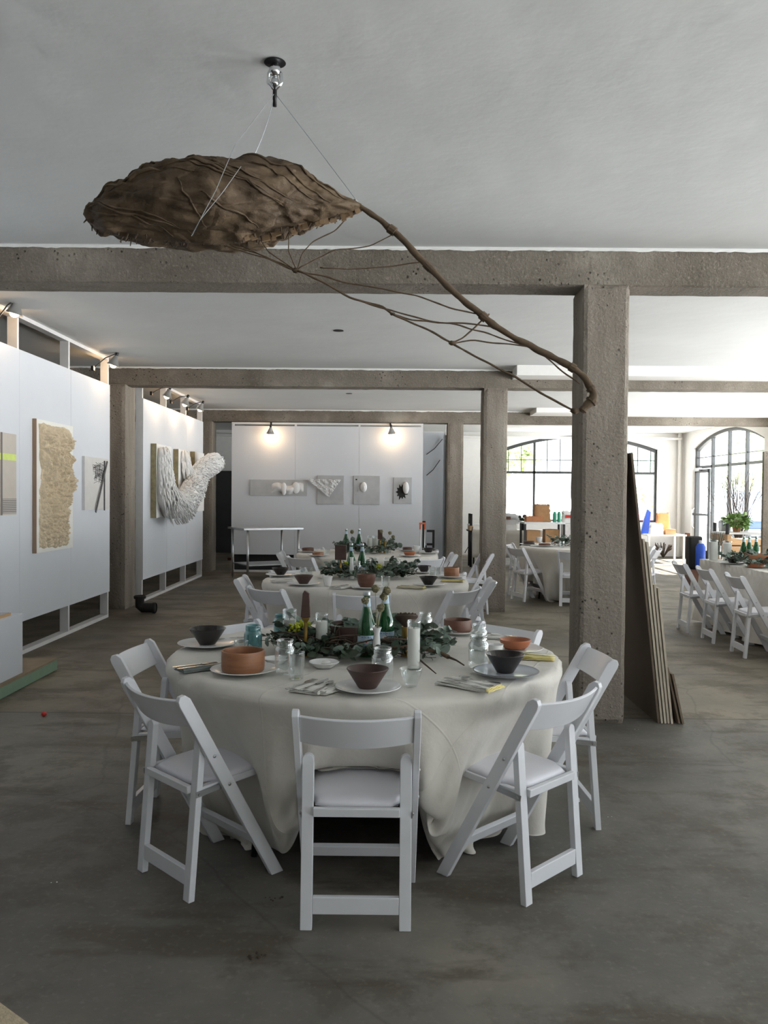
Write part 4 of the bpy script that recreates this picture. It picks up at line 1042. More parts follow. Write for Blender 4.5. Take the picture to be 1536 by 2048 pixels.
# raised ridges of folded skin
for k, (us, vs_, w0) in enumerate((((.01, .42), (.02, -.20), .007), ((.02, .40), (.035, -.17), .005), ((.03, .36), (-.01, -.19), .006), ((.22, .70), (.20, -.06), .008), ((.27, .68), (.21, -.02), .006), ((.30, .66), (.16, -.04), .007), ((.34, .74), (.14, -.07), .006), ((.38, .70), (.10, -.08), .005),
                                    ((.10, .45), (.10, .06), .007), ((.14, .40), (.05, .12), .006), ((.52, .86), (.20, -.04), .007), ((.56, .80), (.13, -.05), .005), ((.64, .90), (.20, .02), .006), ((.70, .93), (.22, .05), .005), ((.47, .62), (-.03, -.16), .006), ((.40, .47), (.02, -.15), .005), ((.06, .30), (.13, .17), .006))):
    mm = MB(); pts = []
    for i in range(26):
        t_ = i/25; u_ = us[0]+(us[1]-us[0])*t_; v_ = vs_[0]+(vs_[1]-vs_[0])*(t_**1.4)+.010*math.sin(t_*9+k)+.006*nz((t_*3, k, 0), 3)
        pts.append(podpt(u_, v_)+Vector((0, -.002, 0)))
    mm.tube(pts, [w0*(.3+1.0*math.sin(PI*i/25))for i in range(26)], 6, flat=.6); mm.build('skin_fold', M['pod'], pod, smooth=True)
random.seed(5)
m = MB()
for i in range(95):
    px = random.uniform(182, 716); yb = interp(bot, px); p = onY(px, yb-2, SY)-PO; p.y = random.uniform(-.07, .02)*(1 if px < 600 else .5)
    d = Vector((random.gauss(-.1, .4), random.gauss(-.3, .4), -1)).normalized(); L = random.uniform(.008, .022)
    m.tube([p-d*.006, p+d*L], [.0035, .0018], 5)
m.build('rim_spikes', M['vine'], pod)
for i in range(22):
    m = MB()
    px = 500+ (715-500)*i/21+random.uniform(-5, 5)
    if i % 5 == 2: continue
    yb = interp(bot, px); p = onY(px, yb-7, SY-.05)-PO; w0 = random.uniform(.012, .024); hz_ = random.uniform(.012, .024)
    p.y = -.06*(1-i/24)-.012; a = random.uniform(-.5, .2)
    m.box(p+Vector((0, random.uniform(-.01, .01), random.uniform(-.008, .006))), (w0*1.2, .005, hz_*1.3), Matrix.Rotation(a, 3, 'Y') @ Matrix.Rotation(random.uniform(-.5, .5), 3, 'X')); m.build('torn_paper_tab', M['paper_light'], pod)

def spath(pts, y=None): return [onY(px, py, (SY if len(q) == 0 else q[0]))-PO for px, py, *q in pts]
stem = spath([(705, 408), (722, 415), (755, 437), (790, 465), (825, 500), (850, 527), (885, 562), (915, 590), (950, 620), (985, 647), (1020, 670), (1060, 692), (1100, 712), (1140, 733), (1163, 748), (1178, 768), (1187, 785), (1184, 800), (1172, 812), (1162, 826)])
rad = [.014, .0105, .011, .0125, .012, .013, .012, .012, .012, .014, .012, .013, .012, .013, .014, .015, .016, .018, .017, .011]
sm = MB(); 
fine = []; fr_ = []
for i in range(len(stem)-1):
    for k in range(6):
        t_ = k/6; a, b, c, d = stem[max(i-1, 0)], stem[i], stem[i+1], stem[min(i+2, len(stem)-1)]
        p = .5*((2*b)+(c-a)*t_+(2*a-5*b+4*c-d)*t_*t_+(3*b-a-3*c+d)*t_**3); fine.append(p+Vector((nz(p, 20), nz(p, 20, 2), nz(p, 20, 3)))*.004)
        fr_.append((rad[i]*(1-t_)+rad[i+1]*t_)*(1+.25*nz(p, 30, 6)))
sm.tube(fine, fr_, 12); br = sm.build('branch', M['bark'], pod, smooth=True)
for i in (0, 16, 30, 50, 78, 92, 102, 110):
    if i+2 < len(fine): MB().tube(fine[i:i+3], [fr_[i]*1.25]*3, 10).build('twine_binding', M['bark'], pod)
roots = [
    [(480, 489), (520, 508), (560, 528), (592, 541)], [(430, 487), (500, 505), (550, 525), (592, 541)], [(455, 488), (530, 512), (592, 541)],
    [(522, 480), (538, 502), (565, 523), (592, 541)], [(578, 470), (578, 500), (585, 525), (592, 541)], [(692, 438), (668, 462), (625, 484), (602, 510), (592, 541)],
    [(786, 468), (740, 492), (670, 500), (625, 520), (592, 541)], [(846, 524), (780, 533), (700, 537), (640, 535)],
    [(592, 541), (640, 560), (700, 595), (760, 612), (785, 628), (830, 650), (870, 668), (905, 686)], [(592, 541), (650, 552), (700, 568), (760, 577), (830, 592), (900, 615), (965, 630)],
    [(700, 595), (760, 615), (820, 632), (880, 645), (950, 648), (1000, 655), (1060, 690)], [(785, 628), (830, 642), (900, 646), (960, 662), (1010, 680), (1070, 697), (1110, 728), (1160, 768)],
    [(978, 628), (950, 656), (925, 676), (905, 686)], [(905, 686), (950, 681), (1020, 688), (1080, 698), (1120, 718)], [(905, 686), (960, 718), (1020, 748), (1080, 785), (1145, 820)]]
for k, pts in enumerate(roots):
    q = spath(pts); f2 = []
    for i in range(len(q)-1):
        for j in range(6):
            p = q[i].lerp(q[i+1], j/6); f2.append(p+Vector((nz(p, 14, k), nz(p, 14, k+3)*2, nz(p, 14, k+6)))*.005)
    f2.append(q[-1]); f2 = [f2[max(0, i-1)].lerp(f2[min(len(f2)-1, i+1)], .5)*.5+f2[i]*.5 if 0 < i < len(f2)-1 else f2[i] for i in range(len(f2))]
    th_ = .0042 if k in (8, 14) else .0030 if k >= 9 else .0022
    mm = MB(); mm.tube(f2, [th_*(1+.3*nz(p, 40, k)) for p in f2], 7); mm.build('root_strand', M['bark'], pod, smooth=True)
m = MB(); 
for px, py, r_ in ((592, 541, .011), (905, 686, .010), (1150, 822, .013), (785, 628, .007)): m.ball(spath([(px, py)])[0], r_, 8, (1.4, 1, .8), .5)
m.build('root_knot', M['bark'], pod, smooth=True)
hk = Vector((hook_c.x, hook_c.y, H-.115))-PO
def wire(a, b, n_=14, sag=.01, y=-.0):
    pts = []
    for i in range(n_+1):
        t_ = i/n_; p = a.lerp(b, t_); p += Vector((sag*math.sin(PI*t_), 0, -sag*math.sin(PI*t_))); pts.append(p)
    mm = MB(); mm.tube(pts, .0013, 6); return mm.build('hanging_wire', M['cap'], pod, smooth=True)
wire(hk, onY(500, 328, SY)-PO, sag=.008); wire(hk, onY(716, 405, SY)-PO, sag=.006)
wpts = [hk, onY(470, 290, SY-.20)-PO, onY(432, 380, SY-.30)-PO, onY(383, 472, SY-.27)-PO]
mm = MB(); mm.tube(wpts, .0013, 6); mm.build('hanging_wire', M['cap'], pod)
mm = MB(); mm.tube([onY(482, 333, SY-.24)-PO, onY(445, 385, SY-.30)-PO, onY(400, 440, SY-.30)-PO, onY(385, 470, SY-.27)-PO], .0011, 6); mm.build('hanging_wire', M['cap'], pod)
# ceiling hook
t = thing('ceiling_hook', 'chrome swivel hook in a dark round hole of the ceiling', 'hook', hook_c)
lobj('dark_opening', [(0, -.002), (.040, -.002), (.041, -.004), (.034, -.006), (0, -.005)], M['black'], t)
m = MB(); m.tube([(.0, -.02, -.02), (-.028, 0, -.045), (-.032, 0, -.075), (0, .0, -.105), (.032, 0, -.075), (.028, 0, -.045), (0, .02, -.02)], .009, 10); m.ball((0, 0, -.03), .028, 10); m.ball((0, 0, -.075), .02, 8)
m.v = [(x*.8, y*.8, z) for x, y, z in m.v]; m.build('chrome_shackle', M['chrome'], t, smooth=True)
m = MB(); m.tube([(0, 0, -.08), (0, 0, -.165)], .008, 10); m.build('threaded_rod', M['black'], t, smooth=True)
t = lobj('ceiling_hole_plate', [(0, 0), (.05, 0), (.052, -.004), (0, -.006)], M['black']); t.location = onZ(677, 661, H-.001); tag(t, 'small dark round cover in the ceiling behind the first beam', 'ceiling cover', 'round ceiling covers')
t = lobj('ceiling_hole_plate', [(0, 0), (.05, 0), (.052, -.004), (0, -.006)], M['black']); t.location = onZ(698, 787, H-.001); tag(t, 'tiny dark round cover in the ceiling behind the second beam', 'ceiling cover', 'round ceiling covers')

# ---------------------------------------------------------------- clamp lamps
def emis(name, c, s):
    k = NB(name); k.b.inputs['Base Color'].default_value = (.8, .8, .8, 1); k.b.inputs['Emission Color'].default_value = (*c, 1); k.b.inputs['Emission Strength'].default_value = s; return k.m
M['bulb'] = emis('lit_bulb', (1, .72, .42), 22)
M['bulb_dim'] = emis('lit_bulb_clear', (1, .95, .88), 7)
def clamp_lamp(label, loc, aim, attach, energy=7, r=.075, h=.12, bulbmat='bulb'):
    root = thing('clamp_lamp', label, 'lamp', loc, 0, 'clamp lamps on the partitions'); aim = Vector(aim).normalized(); q = aim.to_track_quat('-Z', 'Y').to_matrix()
    m = MB(); m.lathe([(.018, h*.55), (.022, h*.5), (r*.55, h*.1), (r*.92, -h*.42), (r, -h*.45), (r*.96, -h*.43), (r*.5, h*.08), (.016, h*.48)], 28, (0, 0, 0), q); m.build('reflector_shade', M['alu'], root, smooth='auto')
    m = MB(); m.lathe([(0, h*.95), (.016, h*.93), (.019, h*.85), (.019, h*.5), (0, h*.48)], 16, (0, 0, 0), q); m.build('socket', M['black'], root, smooth='auto')
    m = MB(); m.ball(q @ Vector((0, 0, -h*.34)), .042, 12, (1, 1, 1)); m.build('bulb', M[bulbmat], root, smooth=True)
    at = Vector(attach)-Vector(loc); top_ = q @ Vector((0, 0, h*.8))
    m = MB(); m.tube([top_, top_.lerp(at, .5)+Vector((0, 0, .03)), at], .006, 8); m.box(at, (.03, .05, .05)); m.build('clamp', M['black'], root)
    l = bpy.data.lights.new('bulb_light', 'POINT'); l.energy = energy; l.color = (1, .66, .36); l.shadow_soft_size = .035
    lo = bpy.data.objects.new('bulb_light', l); COL.objects.link(lo); lo.parent = root; lo.location = aim*(h*.62)
    return root
p = onX(31, 616, -3.22); clamp_lamp('nearest clamp lamp, at the upper left corner of the view', p, (-.25, 0, -1), (PX+.02, p.y-.1, 2.95), 9, bulbmat='bulb_dim')
p = onX(229, 722, -3.18); clamp_lamp('glowing clamp lamp above the end of the first partition', p, (-.35, 0, -1), (PX+.02, p.y-.25, 2.90), 13)
for px, py, nm in ((336, 787, 'first'), (372, 803, 'middle'), (402, 814, 'last')):
    p = onX(px, py, -3.16); clamp_lamp('%s of three clamp lamps along the second partition' % nm, p, (-.4, 0, -1), (PX+.02, p.y-.2, 2.90), 13)
for px, py, nm in ((541, 861, 'left'), (783, 861, 'right')):
    p = onY(px, py, 15.62); clamp_lamp('%s of two clamp lamps glowing on the far partition' % nm, p, (.1 if nm == 'right' else -.1, .35, -1), (p.x-.02, 15.84, 2.84), 14, r=.075)

# ---------------------------------------------------------------- art works
def canvas(label, X, px0, px1, py0, py1, pxr, mt, edge='frame_edge', depth=.03, name='wall_art'):
    """flat panel hung on the left partition; px0/px1 horizontal extent, rows read at px=pxr"""
    y0, y1 = onX(px0, 990, X).y, onX(px1, 990, X).y; z1, z0 = onX(pxr, py0, X).z, onX(pxr, py1, X).z
    root = thing(name, label, 'artwork', (X, (y0+y1)/2, (z0+z1)/2))
    w_, h_ = y1-y0, z1-z0
    MB().bb(.001, depth-.004, -w_/2, w_/2, -h_/2, h_/2).build('backing_board', M[edge], root)
    MB().bb(depth-.004, depth, -w_/2, w_/2, -h_/2, h_/2).build('art_surface', mt, root)
    return root, w_, h_, depth
WX = PX+.0125
a1, w_, h_, d_ = canvas('beige and grey work with a lime stripe at the left edge', WX, -30, 26, 869, 1029, 26, mat('beige_art_paper', (192, 184, 174), .8, var=.03), 'stud')
MB().bb(d_, d_+.002, w_*.5-.33, w_*.5-.005, h_*.17, h_*.25).build('lime_stripe', mat('lime_paint', (206, 222, 122), .7), a1)
MB().bb(d_, d_+.003, w_*.5-.30, w_*.5-.27, -h_*.5, h_*.5).build('dark_stripe', mat('grey_stripe_paint', (112, 108, 106), .7), a1)
k = NB('ruled_lines'); sx_ = k.n('SeparateXYZ'); k.L(k.co.outputs['Object'], sx_.inputs[0]); wv = k.n('Math', operation='MULTIPLY'); k.L(sx_.outputs['Z'], wv.inputs[0]); wv.inputs[1].default_value = 62; fr_2 = k.n('Math', operation='FRACT'); k.L(wv.outputs[0], fr_2.inputs[0])
k.L(k.ramp(fr_2.outputs[0], [(.45, srgb((176, 170, 164))), (.55, srgb((112, 106, 102)))]), k.b.inputs['Base Color'])
MB().bb(d_, d_+.002, w_*.5-.26, w_*.5-.002, -h_*.48, -h_*.30).build('ruled_area', k.m, a1)
# cream crusted relief
crust = mat('cream_crusted_pulp', (212, 196, 168), .95, var=.10, scale=22, bump=.9, bscale=70, bdist=.012)
Xr = WX; y0, y1 = onX(66, 990, Xr).y, 9.0; z1, z0 = onX(70, 838, Xr).z, onX(70, 1106, Xr).z
t = thing('wall_relief', 'tall cream crusted relief on a thin brown-edged board', 'artwork', (Xr, y0, z0)); Wd, Ht = .83, z1-z0
MB().bb(.001, .034, 0, .9, 0, Ht).build('backing_board', M['napkin_white'], t); MB().bb(.0, .036, -.014, -.001, 0, Ht).build('board_edge', M['frame_edge'], t)
def crustpt(u, v):
    lo_ = .05+.02*nz((0, v, 0), 9, 1)+.05*math.exp(-((v-.62)/.08)**2)
    hi_ = .74+.05*nz((1, v*1.3, 0), 9, 2)+.10*math.exp(-((v-.92)/.06)**2)+.16*math.exp(-((v-.56)/.10)**2)-.06*math.exp(-((v-.78)/.05)**2)
    y = lo_+(hi_-lo_)*u; z = Ht*(.025+.95*v)+.02*nz((u, v, 5), 8, 4)
    e = min(1, min(u, 1-u, v, 1-v)*9); e = e**.5
    q = (y*1.0, z, 0)
    d = .035+.05*nz(q, 3.0, 3)+.075*abs(nz(q, 9, 4))+.075*abs(nz(q, 20, 5))+.045*abs(nz(q, 38, 8))+.07*max(0, v-.62)*(1.6-u)+.05*max(0, u-.7)*2*max(0, .5-abs(v-.6))
    return Vector((.02+max(.004, d)*e, y+.02*e*nz(q, 15, 9), z+.015*nz(q, 17, 7)))
m = MB(); m.grid(crustpt, 150, 230); m.build('crusted_pulp', crust, t, smooth=True)
# small drawing
a3, w_, h_, d_ = canvas('small pale drawing with crossing dark sticks near the partition end', WX, 164, 213, 913, 1020, 170, mat('pale_drawing_paper', (206, 204, 200), .8, var=.03), 'stud')
inkm = mat('graphite_marks', (92, 92, 94), .8)
m = MB(); m.box((d_+.006, .22, -.02), (.010, .02, h_*.98)); m.build('dark_stick', inkm, a3)
m = MB(); m.box((d_+.018, .09, -.03), (.010, .024, .70), Matrix.Rotation(R(-33), 3, 'X')); m.build('dark_stick', inkm, a3)
random.seed(3); m = MB()
for i in range(55):
    ya, yb = sorted((random.uniform(-.14, .24), random.uniform(-.14, .24))); z = random.uniform(.02, .24); m.box((d_+.001, (ya+yb)/2, z), (.002, max(.02, yb-ya), .004), Matrix.Rotation(random.uniform(-.25, .25), 3, 'X'))
for i in range(40):
    z = random.uniform(.05, .2); m.box((d_+.001, random.uniform(-.14, .24), z), (.002, .004, random.uniform(.04, .12)), Matrix.Rotation(random.uniform(-.3, .3), 3, 'X'))
m.build('scribble', inkm, a3)
# white feathery sculpture over three boards
gold = mat('gilded_board_edge', (140, 130, 100), .6, .3, var=.25, scale=16)
plas = mat('white_plaster_strokes', (229, 229, 228), .75, var=.03, bump=.3, bscale=26)
t = thing('plaster_wall_sculpture', 'white feathery plaster sculpture across three gold-edged boards', 'artwork', (WX, 12.9, 1.7)); O_ = Vector(t.location)
def brd(pxa, pxb, pya, pyb, nm, dep=.085):
    ya, yb = onX(pxa, 990, WX+dep).y, onX(pxb, 990, WX+dep).y; za, zb = onX(pxa, pya, WX+dep).z, onX(pxa, pyb, WX+dep).z
    b_ = MB().bb(.001, dep-.003, ya-O_.y, yb-O_.y, zb-O_.z, za-O_.z).build('gilded_board', gold, t); MB().bb(dep-.003, dep, ya-O_.y, yb-O_.y, zb-O_.z, za-O_.z).build('white_face', plas, t)
brd(313, 343, 887, 1036, 'a'); brd(357, 378, 898, 1000, 'b'); brd(390, 408, 903, 1023, 'c')
def plume(pts, n_strk, seed):
    rnd = random.Random(seed); m = MB(); P = [Vector(p) for p in pts]
    C = [(onX(px, py, X)-O_, r_*.9) for px, py, X, r_ in pts]
    core = MB(); core.tube([c for c, r_ in C], [r_ for c, r_ in C], 14); 
    for i in range(n_strk):
        s = rnd.uniform(0, len(C)-1.001); i0 = int(s); f = s-i0; c = C[i0][0].lerp(C[i0+1][0], f); r_ = C[i0][1]*(1-f)+C[i0+1][1]*f; d = (C[i0+1][0]-C[i0][0]).normalized()
        a_ = rnd.uniform(-2.0, 1.6); ax = Vector((1, 0, 0)); sd_ = d.cross(ax).normalized(); ax2 = sd_.cross(d)
        o_ = (ax2*math.cos(a_)+sd_*math.sin(a_)); 
        if o_.x < -.25: continue
        b_ = c+o_*r_*1.0; L = rnd.uniform(.06, .14); k_ = rnd.uniform(.6, 1.5)
        e1 = b_+d*L*.5+o_*.034*k_+Vector((0, 0, -.03)); e2 = b_+d*L+o_*.012+Vector((0, 0, -.075))
        m.tube([b_-d*.02, b_+o_*.018, e1, e2], [.006, .015, .014, .003], 5, flat=.4)
    co = core.build('plaster_core', plas, t, smooth=True); m.build('plaster_strokes', plas, t, smooth=True)
plume([(322, 896, -3.24, .09), (324, 930, -3.23, .12), (326, 965, -3.21, .15), (332, 993, -3.18, .19), (345, 1013, -3.13, .21), (362, 1012, -3.10, .21), (376, 990, -3.12, .18), (386, 965, -3.12, .16), (396, 948, -3.12, .14)], 1300, 1)
plume([(366, 903, -3.25, .07), (369, 935, -3.23, .10), (378, 960, -3.19, .14), (392, 965, -3.14, .14)], 420, 2)
plume([(388, 950, -3.14, .12), (402, 938, -3.08, .15), (414, 930, -3.02, .16), (422, 925, -2.98, .15), (429, 922, -2.95, .13)], 700, 3)
plume([(396, 1000, -3.24, .06), (399, 970, -3.19, .10), (404, 940, -3.12, .12)], 260, 4)
# four small works on the far partition
YW = 15.86-.0125
def small(label, a, b, c, d, dep=.03):
    p0 = onY(a, d, YW-dep); p1 = onY(b, c, YW-dep); root = thing('wall_art', label, 'artwork', ((p0.x+p1.x)/2, YW, (p0.z+p1.z)/2)); w_, h_ = p1.x-p0.x, p1.z-p0.z
    MB().bb(-w_/2, w_/2, -dep, -.001, -h_/2, h_/2).build('grey_board', M['greyboard'], root, bevel=.004); return root, w_, h_
M['greyboard'] = mat('grey_washed_board', (178, 180, 182), .8, var=.07, scale=7, bump=.3, bscale=12)
wp = mat('white_plaster', (226, 227, 228), .7, var=.02, bump=.3, bscale=20)
t, w_, h_ = small('long horizontal grey work with pale rolling shapes, far partition', 500, 614, 960, 991)
m = MB(); m.grid(lambda u, v: Vector((w_*(-.12+.56*u), -.03-.09*max(0, math.sin(PI*u))**.5*max(0, math.sin(PI*v))*(.5+.5*abs(math.sin(u*8))), h_*(-.32+.55*v+.1*math.sin(u*9)))), 30, 12); m.build('plaster_form', wp, t, smooth=True)
m = MB(); m.ball((w_*.10, -.07, -.02), .08, 12, (.7, .6, 1.5)); m.build('plaster_form', wp, t, smooth=True)
m = MB(); m.ball((w_*.31, -.06, 0), .08, 12, (1.0, .5, 1.4)); m.build('plaster_form', wp, t, smooth=True)
t, w_, h_ = small('square grey work with a jagged silver wedge across it', 634, 688, 951, 1008)
sil = mat('crumpled_silver', (214, 215, 216), .5, .15, var=.15, scale=30, bump=.9, bscale=40, bdist=.02)
def wedge(u, v):
    a, b, c = Vector((-.44, -.10, .20)), Vector((.20, -.10, .19)), Vector((-.02, -.08, -.14)); p = a.lerp(b, u).lerp(c.lerp(b, u*.5), v)
    return p+Vector((.01*nz(p, 22, 2), -.02-.05*abs(nz(p, 9, 3))-.02*abs(nz(p, 25, 4)), .015*nz(p, 16, 5)))
m = MB(); m.grid(wedge, 36, 24); m.build('silver_wedge', sil, t, smooth=False, solid=.012)
t, w_, h_ = small('square grey work with one pale oval mask', 707, 760, 952, 1009)
m = MB(); m.ball((-.06, -.04, .06), .075, 14, (.85, .8, 1.3)); m.build('oval_mask', wp, t, smooth=True)
m = MB(); m.ball((-.05, -.095, .05), .03, 10, (.5, .8, 1.2)); m.build('mask_nose', wp, t, smooth=True)
MB().bb(-.215, -.185, -.032, -.03, .19, .215).build('dark_mark', M['black_matte'], t)
t, w_, h_ = small('small grey work with a pale mask over a black splash', 787, 824, 955, 1007)
m = MB(); m.ball((.06, -.05, .05), .085, 14, (.7, .8, 1.35)); m.build('oval_mask', wp, t, smooth=True)
m = MB(); n = 22; rs = [.10+(.07 if i % 2 else 0)*random.uniform(.4, 1) for i in range(n)]
m.add([(0-.02+rs[i]*.75*math.cos(2*PI*i/n), -.034, -.03+rs[i]*math.sin(2*PI*i/n)) for i in range(n)]+[(-.02+rs[i]*.75*math.cos(2*PI*i/n), -.030, -.03+rs[i]*math.sin(2*PI*i/n)) for i in range(n)], [tuple(range(n)), tuple(range(2*n-1, n-1, -1))]+[(i, i+n, (i+1) % n+n, (i+1) % n) for i in range(n)])
m.build('black_splash', M['black_matte'], t)

# ---------------------------------------------------------------- steel prep table
t = thing('steel_prep_table', 'stainless steel work table with undershelf in front of far partition', 'table', (-2.18, 14.74, 0), R(30.7))
MB().bb(-.56, .56, -.40, .40, .875, .91).build('table_top', M['steel'], t, bevel=.004)
MB().bb(-.47, .47, -.35, .35, .255, .275).build('undershelf', M['steel'], t)
for x in (-.475, .475):
    for y in (-.37, .37):
        l_ = MB().tube([(x, y, .03), (x, y, .88)], .02, 12).build('leg', M['steel'], t, smooth=True); MB().lathe([(0, 0), (.012, 0), (.016, .03), (0, .031)], 12, (x, y, 0)).build('foot', M['steel'], l_)
# ---------------------------------------------------------------- hand truck, dark stool frame
p = onY(845, 1045, 14.6)
t = thing('hand_truck', 'folding hand truck with an orange handle against the far partition', 'hand truck', (p.x, 14.6, 0))
for x in (-.04, .04): MB().tube([(x, 0, .15), (x, 0, 1.0)], .009, 8).build('pole', M['steel'], t, smooth=True)
MB().bb(-.06, .06, -.015, .015, .99, 1.02).build('handle', M['orange'], t, bevel=.004); MB().bb(-.055, -.03, -.02, .02, .90, .99).build('grip', M['orange'], t); MB().bb(.03, .055, -.02, .02, .90, .99).build('grip', M['orange'], t)
MB().bb(-.12, .12, -.2, .02, .02, .04).build('toe_plate', M['steel'], t)
for x in (-.13, .13): MB().lathe([(0, -.015), (.07, -.015), (.075, 0), (.07, .015), (0, .015)], 20, (x, .03, .075), Matrix.Rotation(PI/2, 3, 'Y')).build('wheel', M['black_matte'], t)
p = onY(859, 1075, 14.9)
t = thing('black_frame_stool', 'black metal frame beside the orange-handled hand truck', 'frame', (p.x, 14.9, 0))
for x in (-.07, .07): MB().bb(x-.02, x+.02, -.02, .02, 0, .88 if x > 0 else .6).build('upright', M['black'], t)
for z in (.4, .62, .86): MB().bb(-.05, .09, -.018, .018, z-.02, z+.02).build('rail', M['black'], t)
# ---------------------------------------------------------------- pipe legged benches
def pipe_table(label, loc, L, W_, zt, over, rz=0, beam='wood_plain', surf='white_plastic'):
    t = thing('pipe_leg_table', label, 'table', loc, rz)
    for x in (-L/2, L/2):
        for y in (-W_/2, W_/2): MB().tube([(x, y, 0), (x, y, zt+over)], .028, 10).build('pipe_leg', M['black'], t, smooth=True)
    MB().bb(-L/2-.05, L/2+.05, -W_/2+.03, W_/2-.03, zt-.03, zt).build('table_board', M[surf], t)
    for x in (-L/2, L/2): MB().bb(x-.03, x+.03, -W_/2-.08, W_/2+.08, zt-.13, zt-.03).build('cross_beam', M[beam], t)
    return t
p = onY(950, 1050, 17.6); pipe_table('pipe-legged bench behind the second and third pillars', (p.x+.2, 17.6, 0), .6, .35, .90, .22)
pipe_table('white board on black pipe legs standing before the glazed door', (6.05, 13.2, 0), 1.5, .5, .96, .14)
m = MB(); m.tube([(onY(946, 1060, 17.3).x, 17.34, .85), (onY(938, 1090, 17.3).x, 17.34, .45), (onY(930, 1095, 17.3).x, 17.34, .3)], .008, 6); o = m.build('power_cable', M['black_matte'], smooth=True); tag(o, 'black cord hanging beside the pipe-legged bench', 'cord')
# plant on the white board
t = thing('potted_plant', 'leafy green potted plant on the white board by the window', 'plant', (onY(1473, 1066, 13.2).x, 13.2, .96))
lobj('pot', [(0, 0), (.05, 0), (.075, .10), (.08, .11), (.07, .11), (0, .09)], M['terracotta'], t)
random.seed(8)
M['plantleaf'] = mat('bright_green_leaf', (120, 150, 84), .5, var=.25)
m = MB()
for i in range(230):
    d = Vector((random.gauss(0, 1), random.gauss(0, 1), random.gauss(.2, .7))).normalized(); leaf_mb(m, Vector((0, 0, .17))+Vector((d.x*.2, d.y*.2, d.z*.12))*random.uniform(.3, 1), d+Vector((0, 0, -.4)), Vector((random.gauss(0, .6), random.gauss(0, .6), 1)), .075, .028)
m.build('foliage', M['plantleaf'], t, smooth=True, fix=False)
m = MB()
for i in range(12): a = i*.6; m.tube([(0, 0, .08), (.08*math.cos(a), .08*math.sin(a), .2)], .004, 5)
m.build('stems', M['drystem'], t)
# bare shrub stems seen through the side window
t = thing('dry_branch_bunch', 'tall bunch of thin bare branches before the side window', 'branches', (6.7, 15.9, 0))
lobj('floor_vase', [(0, 0), (.12, 0), (.15, .2), (.10, .5), (.12, .55), (0, .5)], M['white_plastic'], t)
m = MB()
for i in range(60):
    a = random.uniform(0, 6.28); p = Vector((0, 0, .5)); d = Vector((math.cos(a)*.16, math.sin(a)*.16, 1)).normalized(); pts = [p.copy()]
    for k in range(9): d = (d+Vector((random.gauss(0, .12), random.gauss(0, .12), .08))).normalized(); p = p+d*random.uniform(.12, .2); pts.append(p.copy())
    m.tube(pts, .004, 4)
m.build('bare_twigs', M['vine'], t)
# jars of stems
t = thing('stem_vase', 'glass jar of green stems on the long table\'s garland', 'vase', (3.90, 9.82, Z0)); lobj('jar_glass', [(0, 0), (.04, 0), (.045, .16), (.03, .2)], M['glass'], t)
m = MB()
for i in range(30): a = random.uniform(0, 6.28); m.tube([(0, 0, .01), (.03*math.cos(a), .03*math.sin(a), .15), (.08*math.cos(a), .08*math.sin(a), random.uniform(.22, .33))], .003, 4)
m.build('stems', M['leaf2'], t)
# wooden crate bench, blue canister, cooler behind the long table
t = thing('wooden_crate', 'pale wooden crate under the white board', 'crate', (6.15, 14.1, 0))
for z in (.28, .40, .52, .64, .76): MB().bb(-.5, .5, -.2, .2, z-.05, z+.05).build('slat_ring', M['wood_plain'], t)
for x in (-.48, .48): MB().bb(x-.03, x+.03, -.22, .22, 0, .82).build('post', M['wood_plain'], t)
p = onY(1388, 1095, 14.0)
o = MB().bb(-.11, .11, -.1, .1, .30, .85).build('black_bag', M['black_matte'], bevel=.03); o.location = (p.x, 14.0, 0); tag(o, 'black bag behind the blue canister at the right', 'bag')
t = thing('blue_canister', 'bright blue upright canister beside the white board\'s left legs', 'canister', (p.x+.03, 13.78, 0)); MB().lathe([(0, .3), (.07, .3), (.08, .32), (.08, .68), (.05, .74), (0, .74)], 24).build('canister_body', M['blue'], t, smooth='auto'); MB().lathe([(0, .74), (.03, .74), (.03, .79), (0, .79)], 16).build('canister_cap', M['white_plastic'], t)
o = MB().bb(-.14, .14, -.12, .12, 0, .3).build('wooden_box', M['wood_mid']); o.location = (p.x, 13.9, 0); tag(o, 'wooden box that the blue canister and black bag stand on', 'box')
# grey board at the right edge
o = MB().bb(0, .5, 0, .06, 0, 2.2).build('grey_upright_board', M['beam']); o.location = (onY(1527, 990, 12.4).x, 12.4, 0); tag(o, 'grey weathered upright board at the right edge of the view', 'board')
# ---------------------------------------------------------------- serving tables with supplies by the far window
t = thing('serving_table', 'cloth-covered serving table by the far arched window', 'table', (2.70, 18.6, 0))
MB().bb(-.9, .9, -.4, .4, .70, .74).build('tabletop', M['ply'], t)
for sx in (-.8, .8):
    for sy in (-.33, .33): MB().tube([(sx, sy, 0), (sx, sy, .7)], .02, 8).build('leg', M['black'], t)
m = MB(); m.grid(lambda u, v: Vector((-.92+1.84*u, -.415-.012*v*math.sin(u*40), .745-.6*v)), 60, 6); m.grid(lambda u, v: Vector((-.92+1.84*u, -.415+.83*v, .745)), 8, 4)
o = m.build('tablecloth', M['linen'], smooth='auto', solid=.002); o.location = (2.70, 18.6, 0); tag(o, 'cream cloth on the serving table by the far window', 'tablecloth')
t = thing('utility_table', 'small grey metal table holding boxes and bottles by far window', 'table', (3.22, 17.3, 0))
MB().bb(-.42, .42, -.3, .3, .93, .97).build('tabletop', M['steel'], t)
for sx in (-.40, .40):
    for sy in (-.27, .27): MB().bb(sx-.02, sx+.02, sy-.02, sy+.02, 0, .93).build('leg', M['window_metal'], t)
MB().bb(-.38, .38, -.26, .26, .5, .53).build('shelf', M['steel'], t)
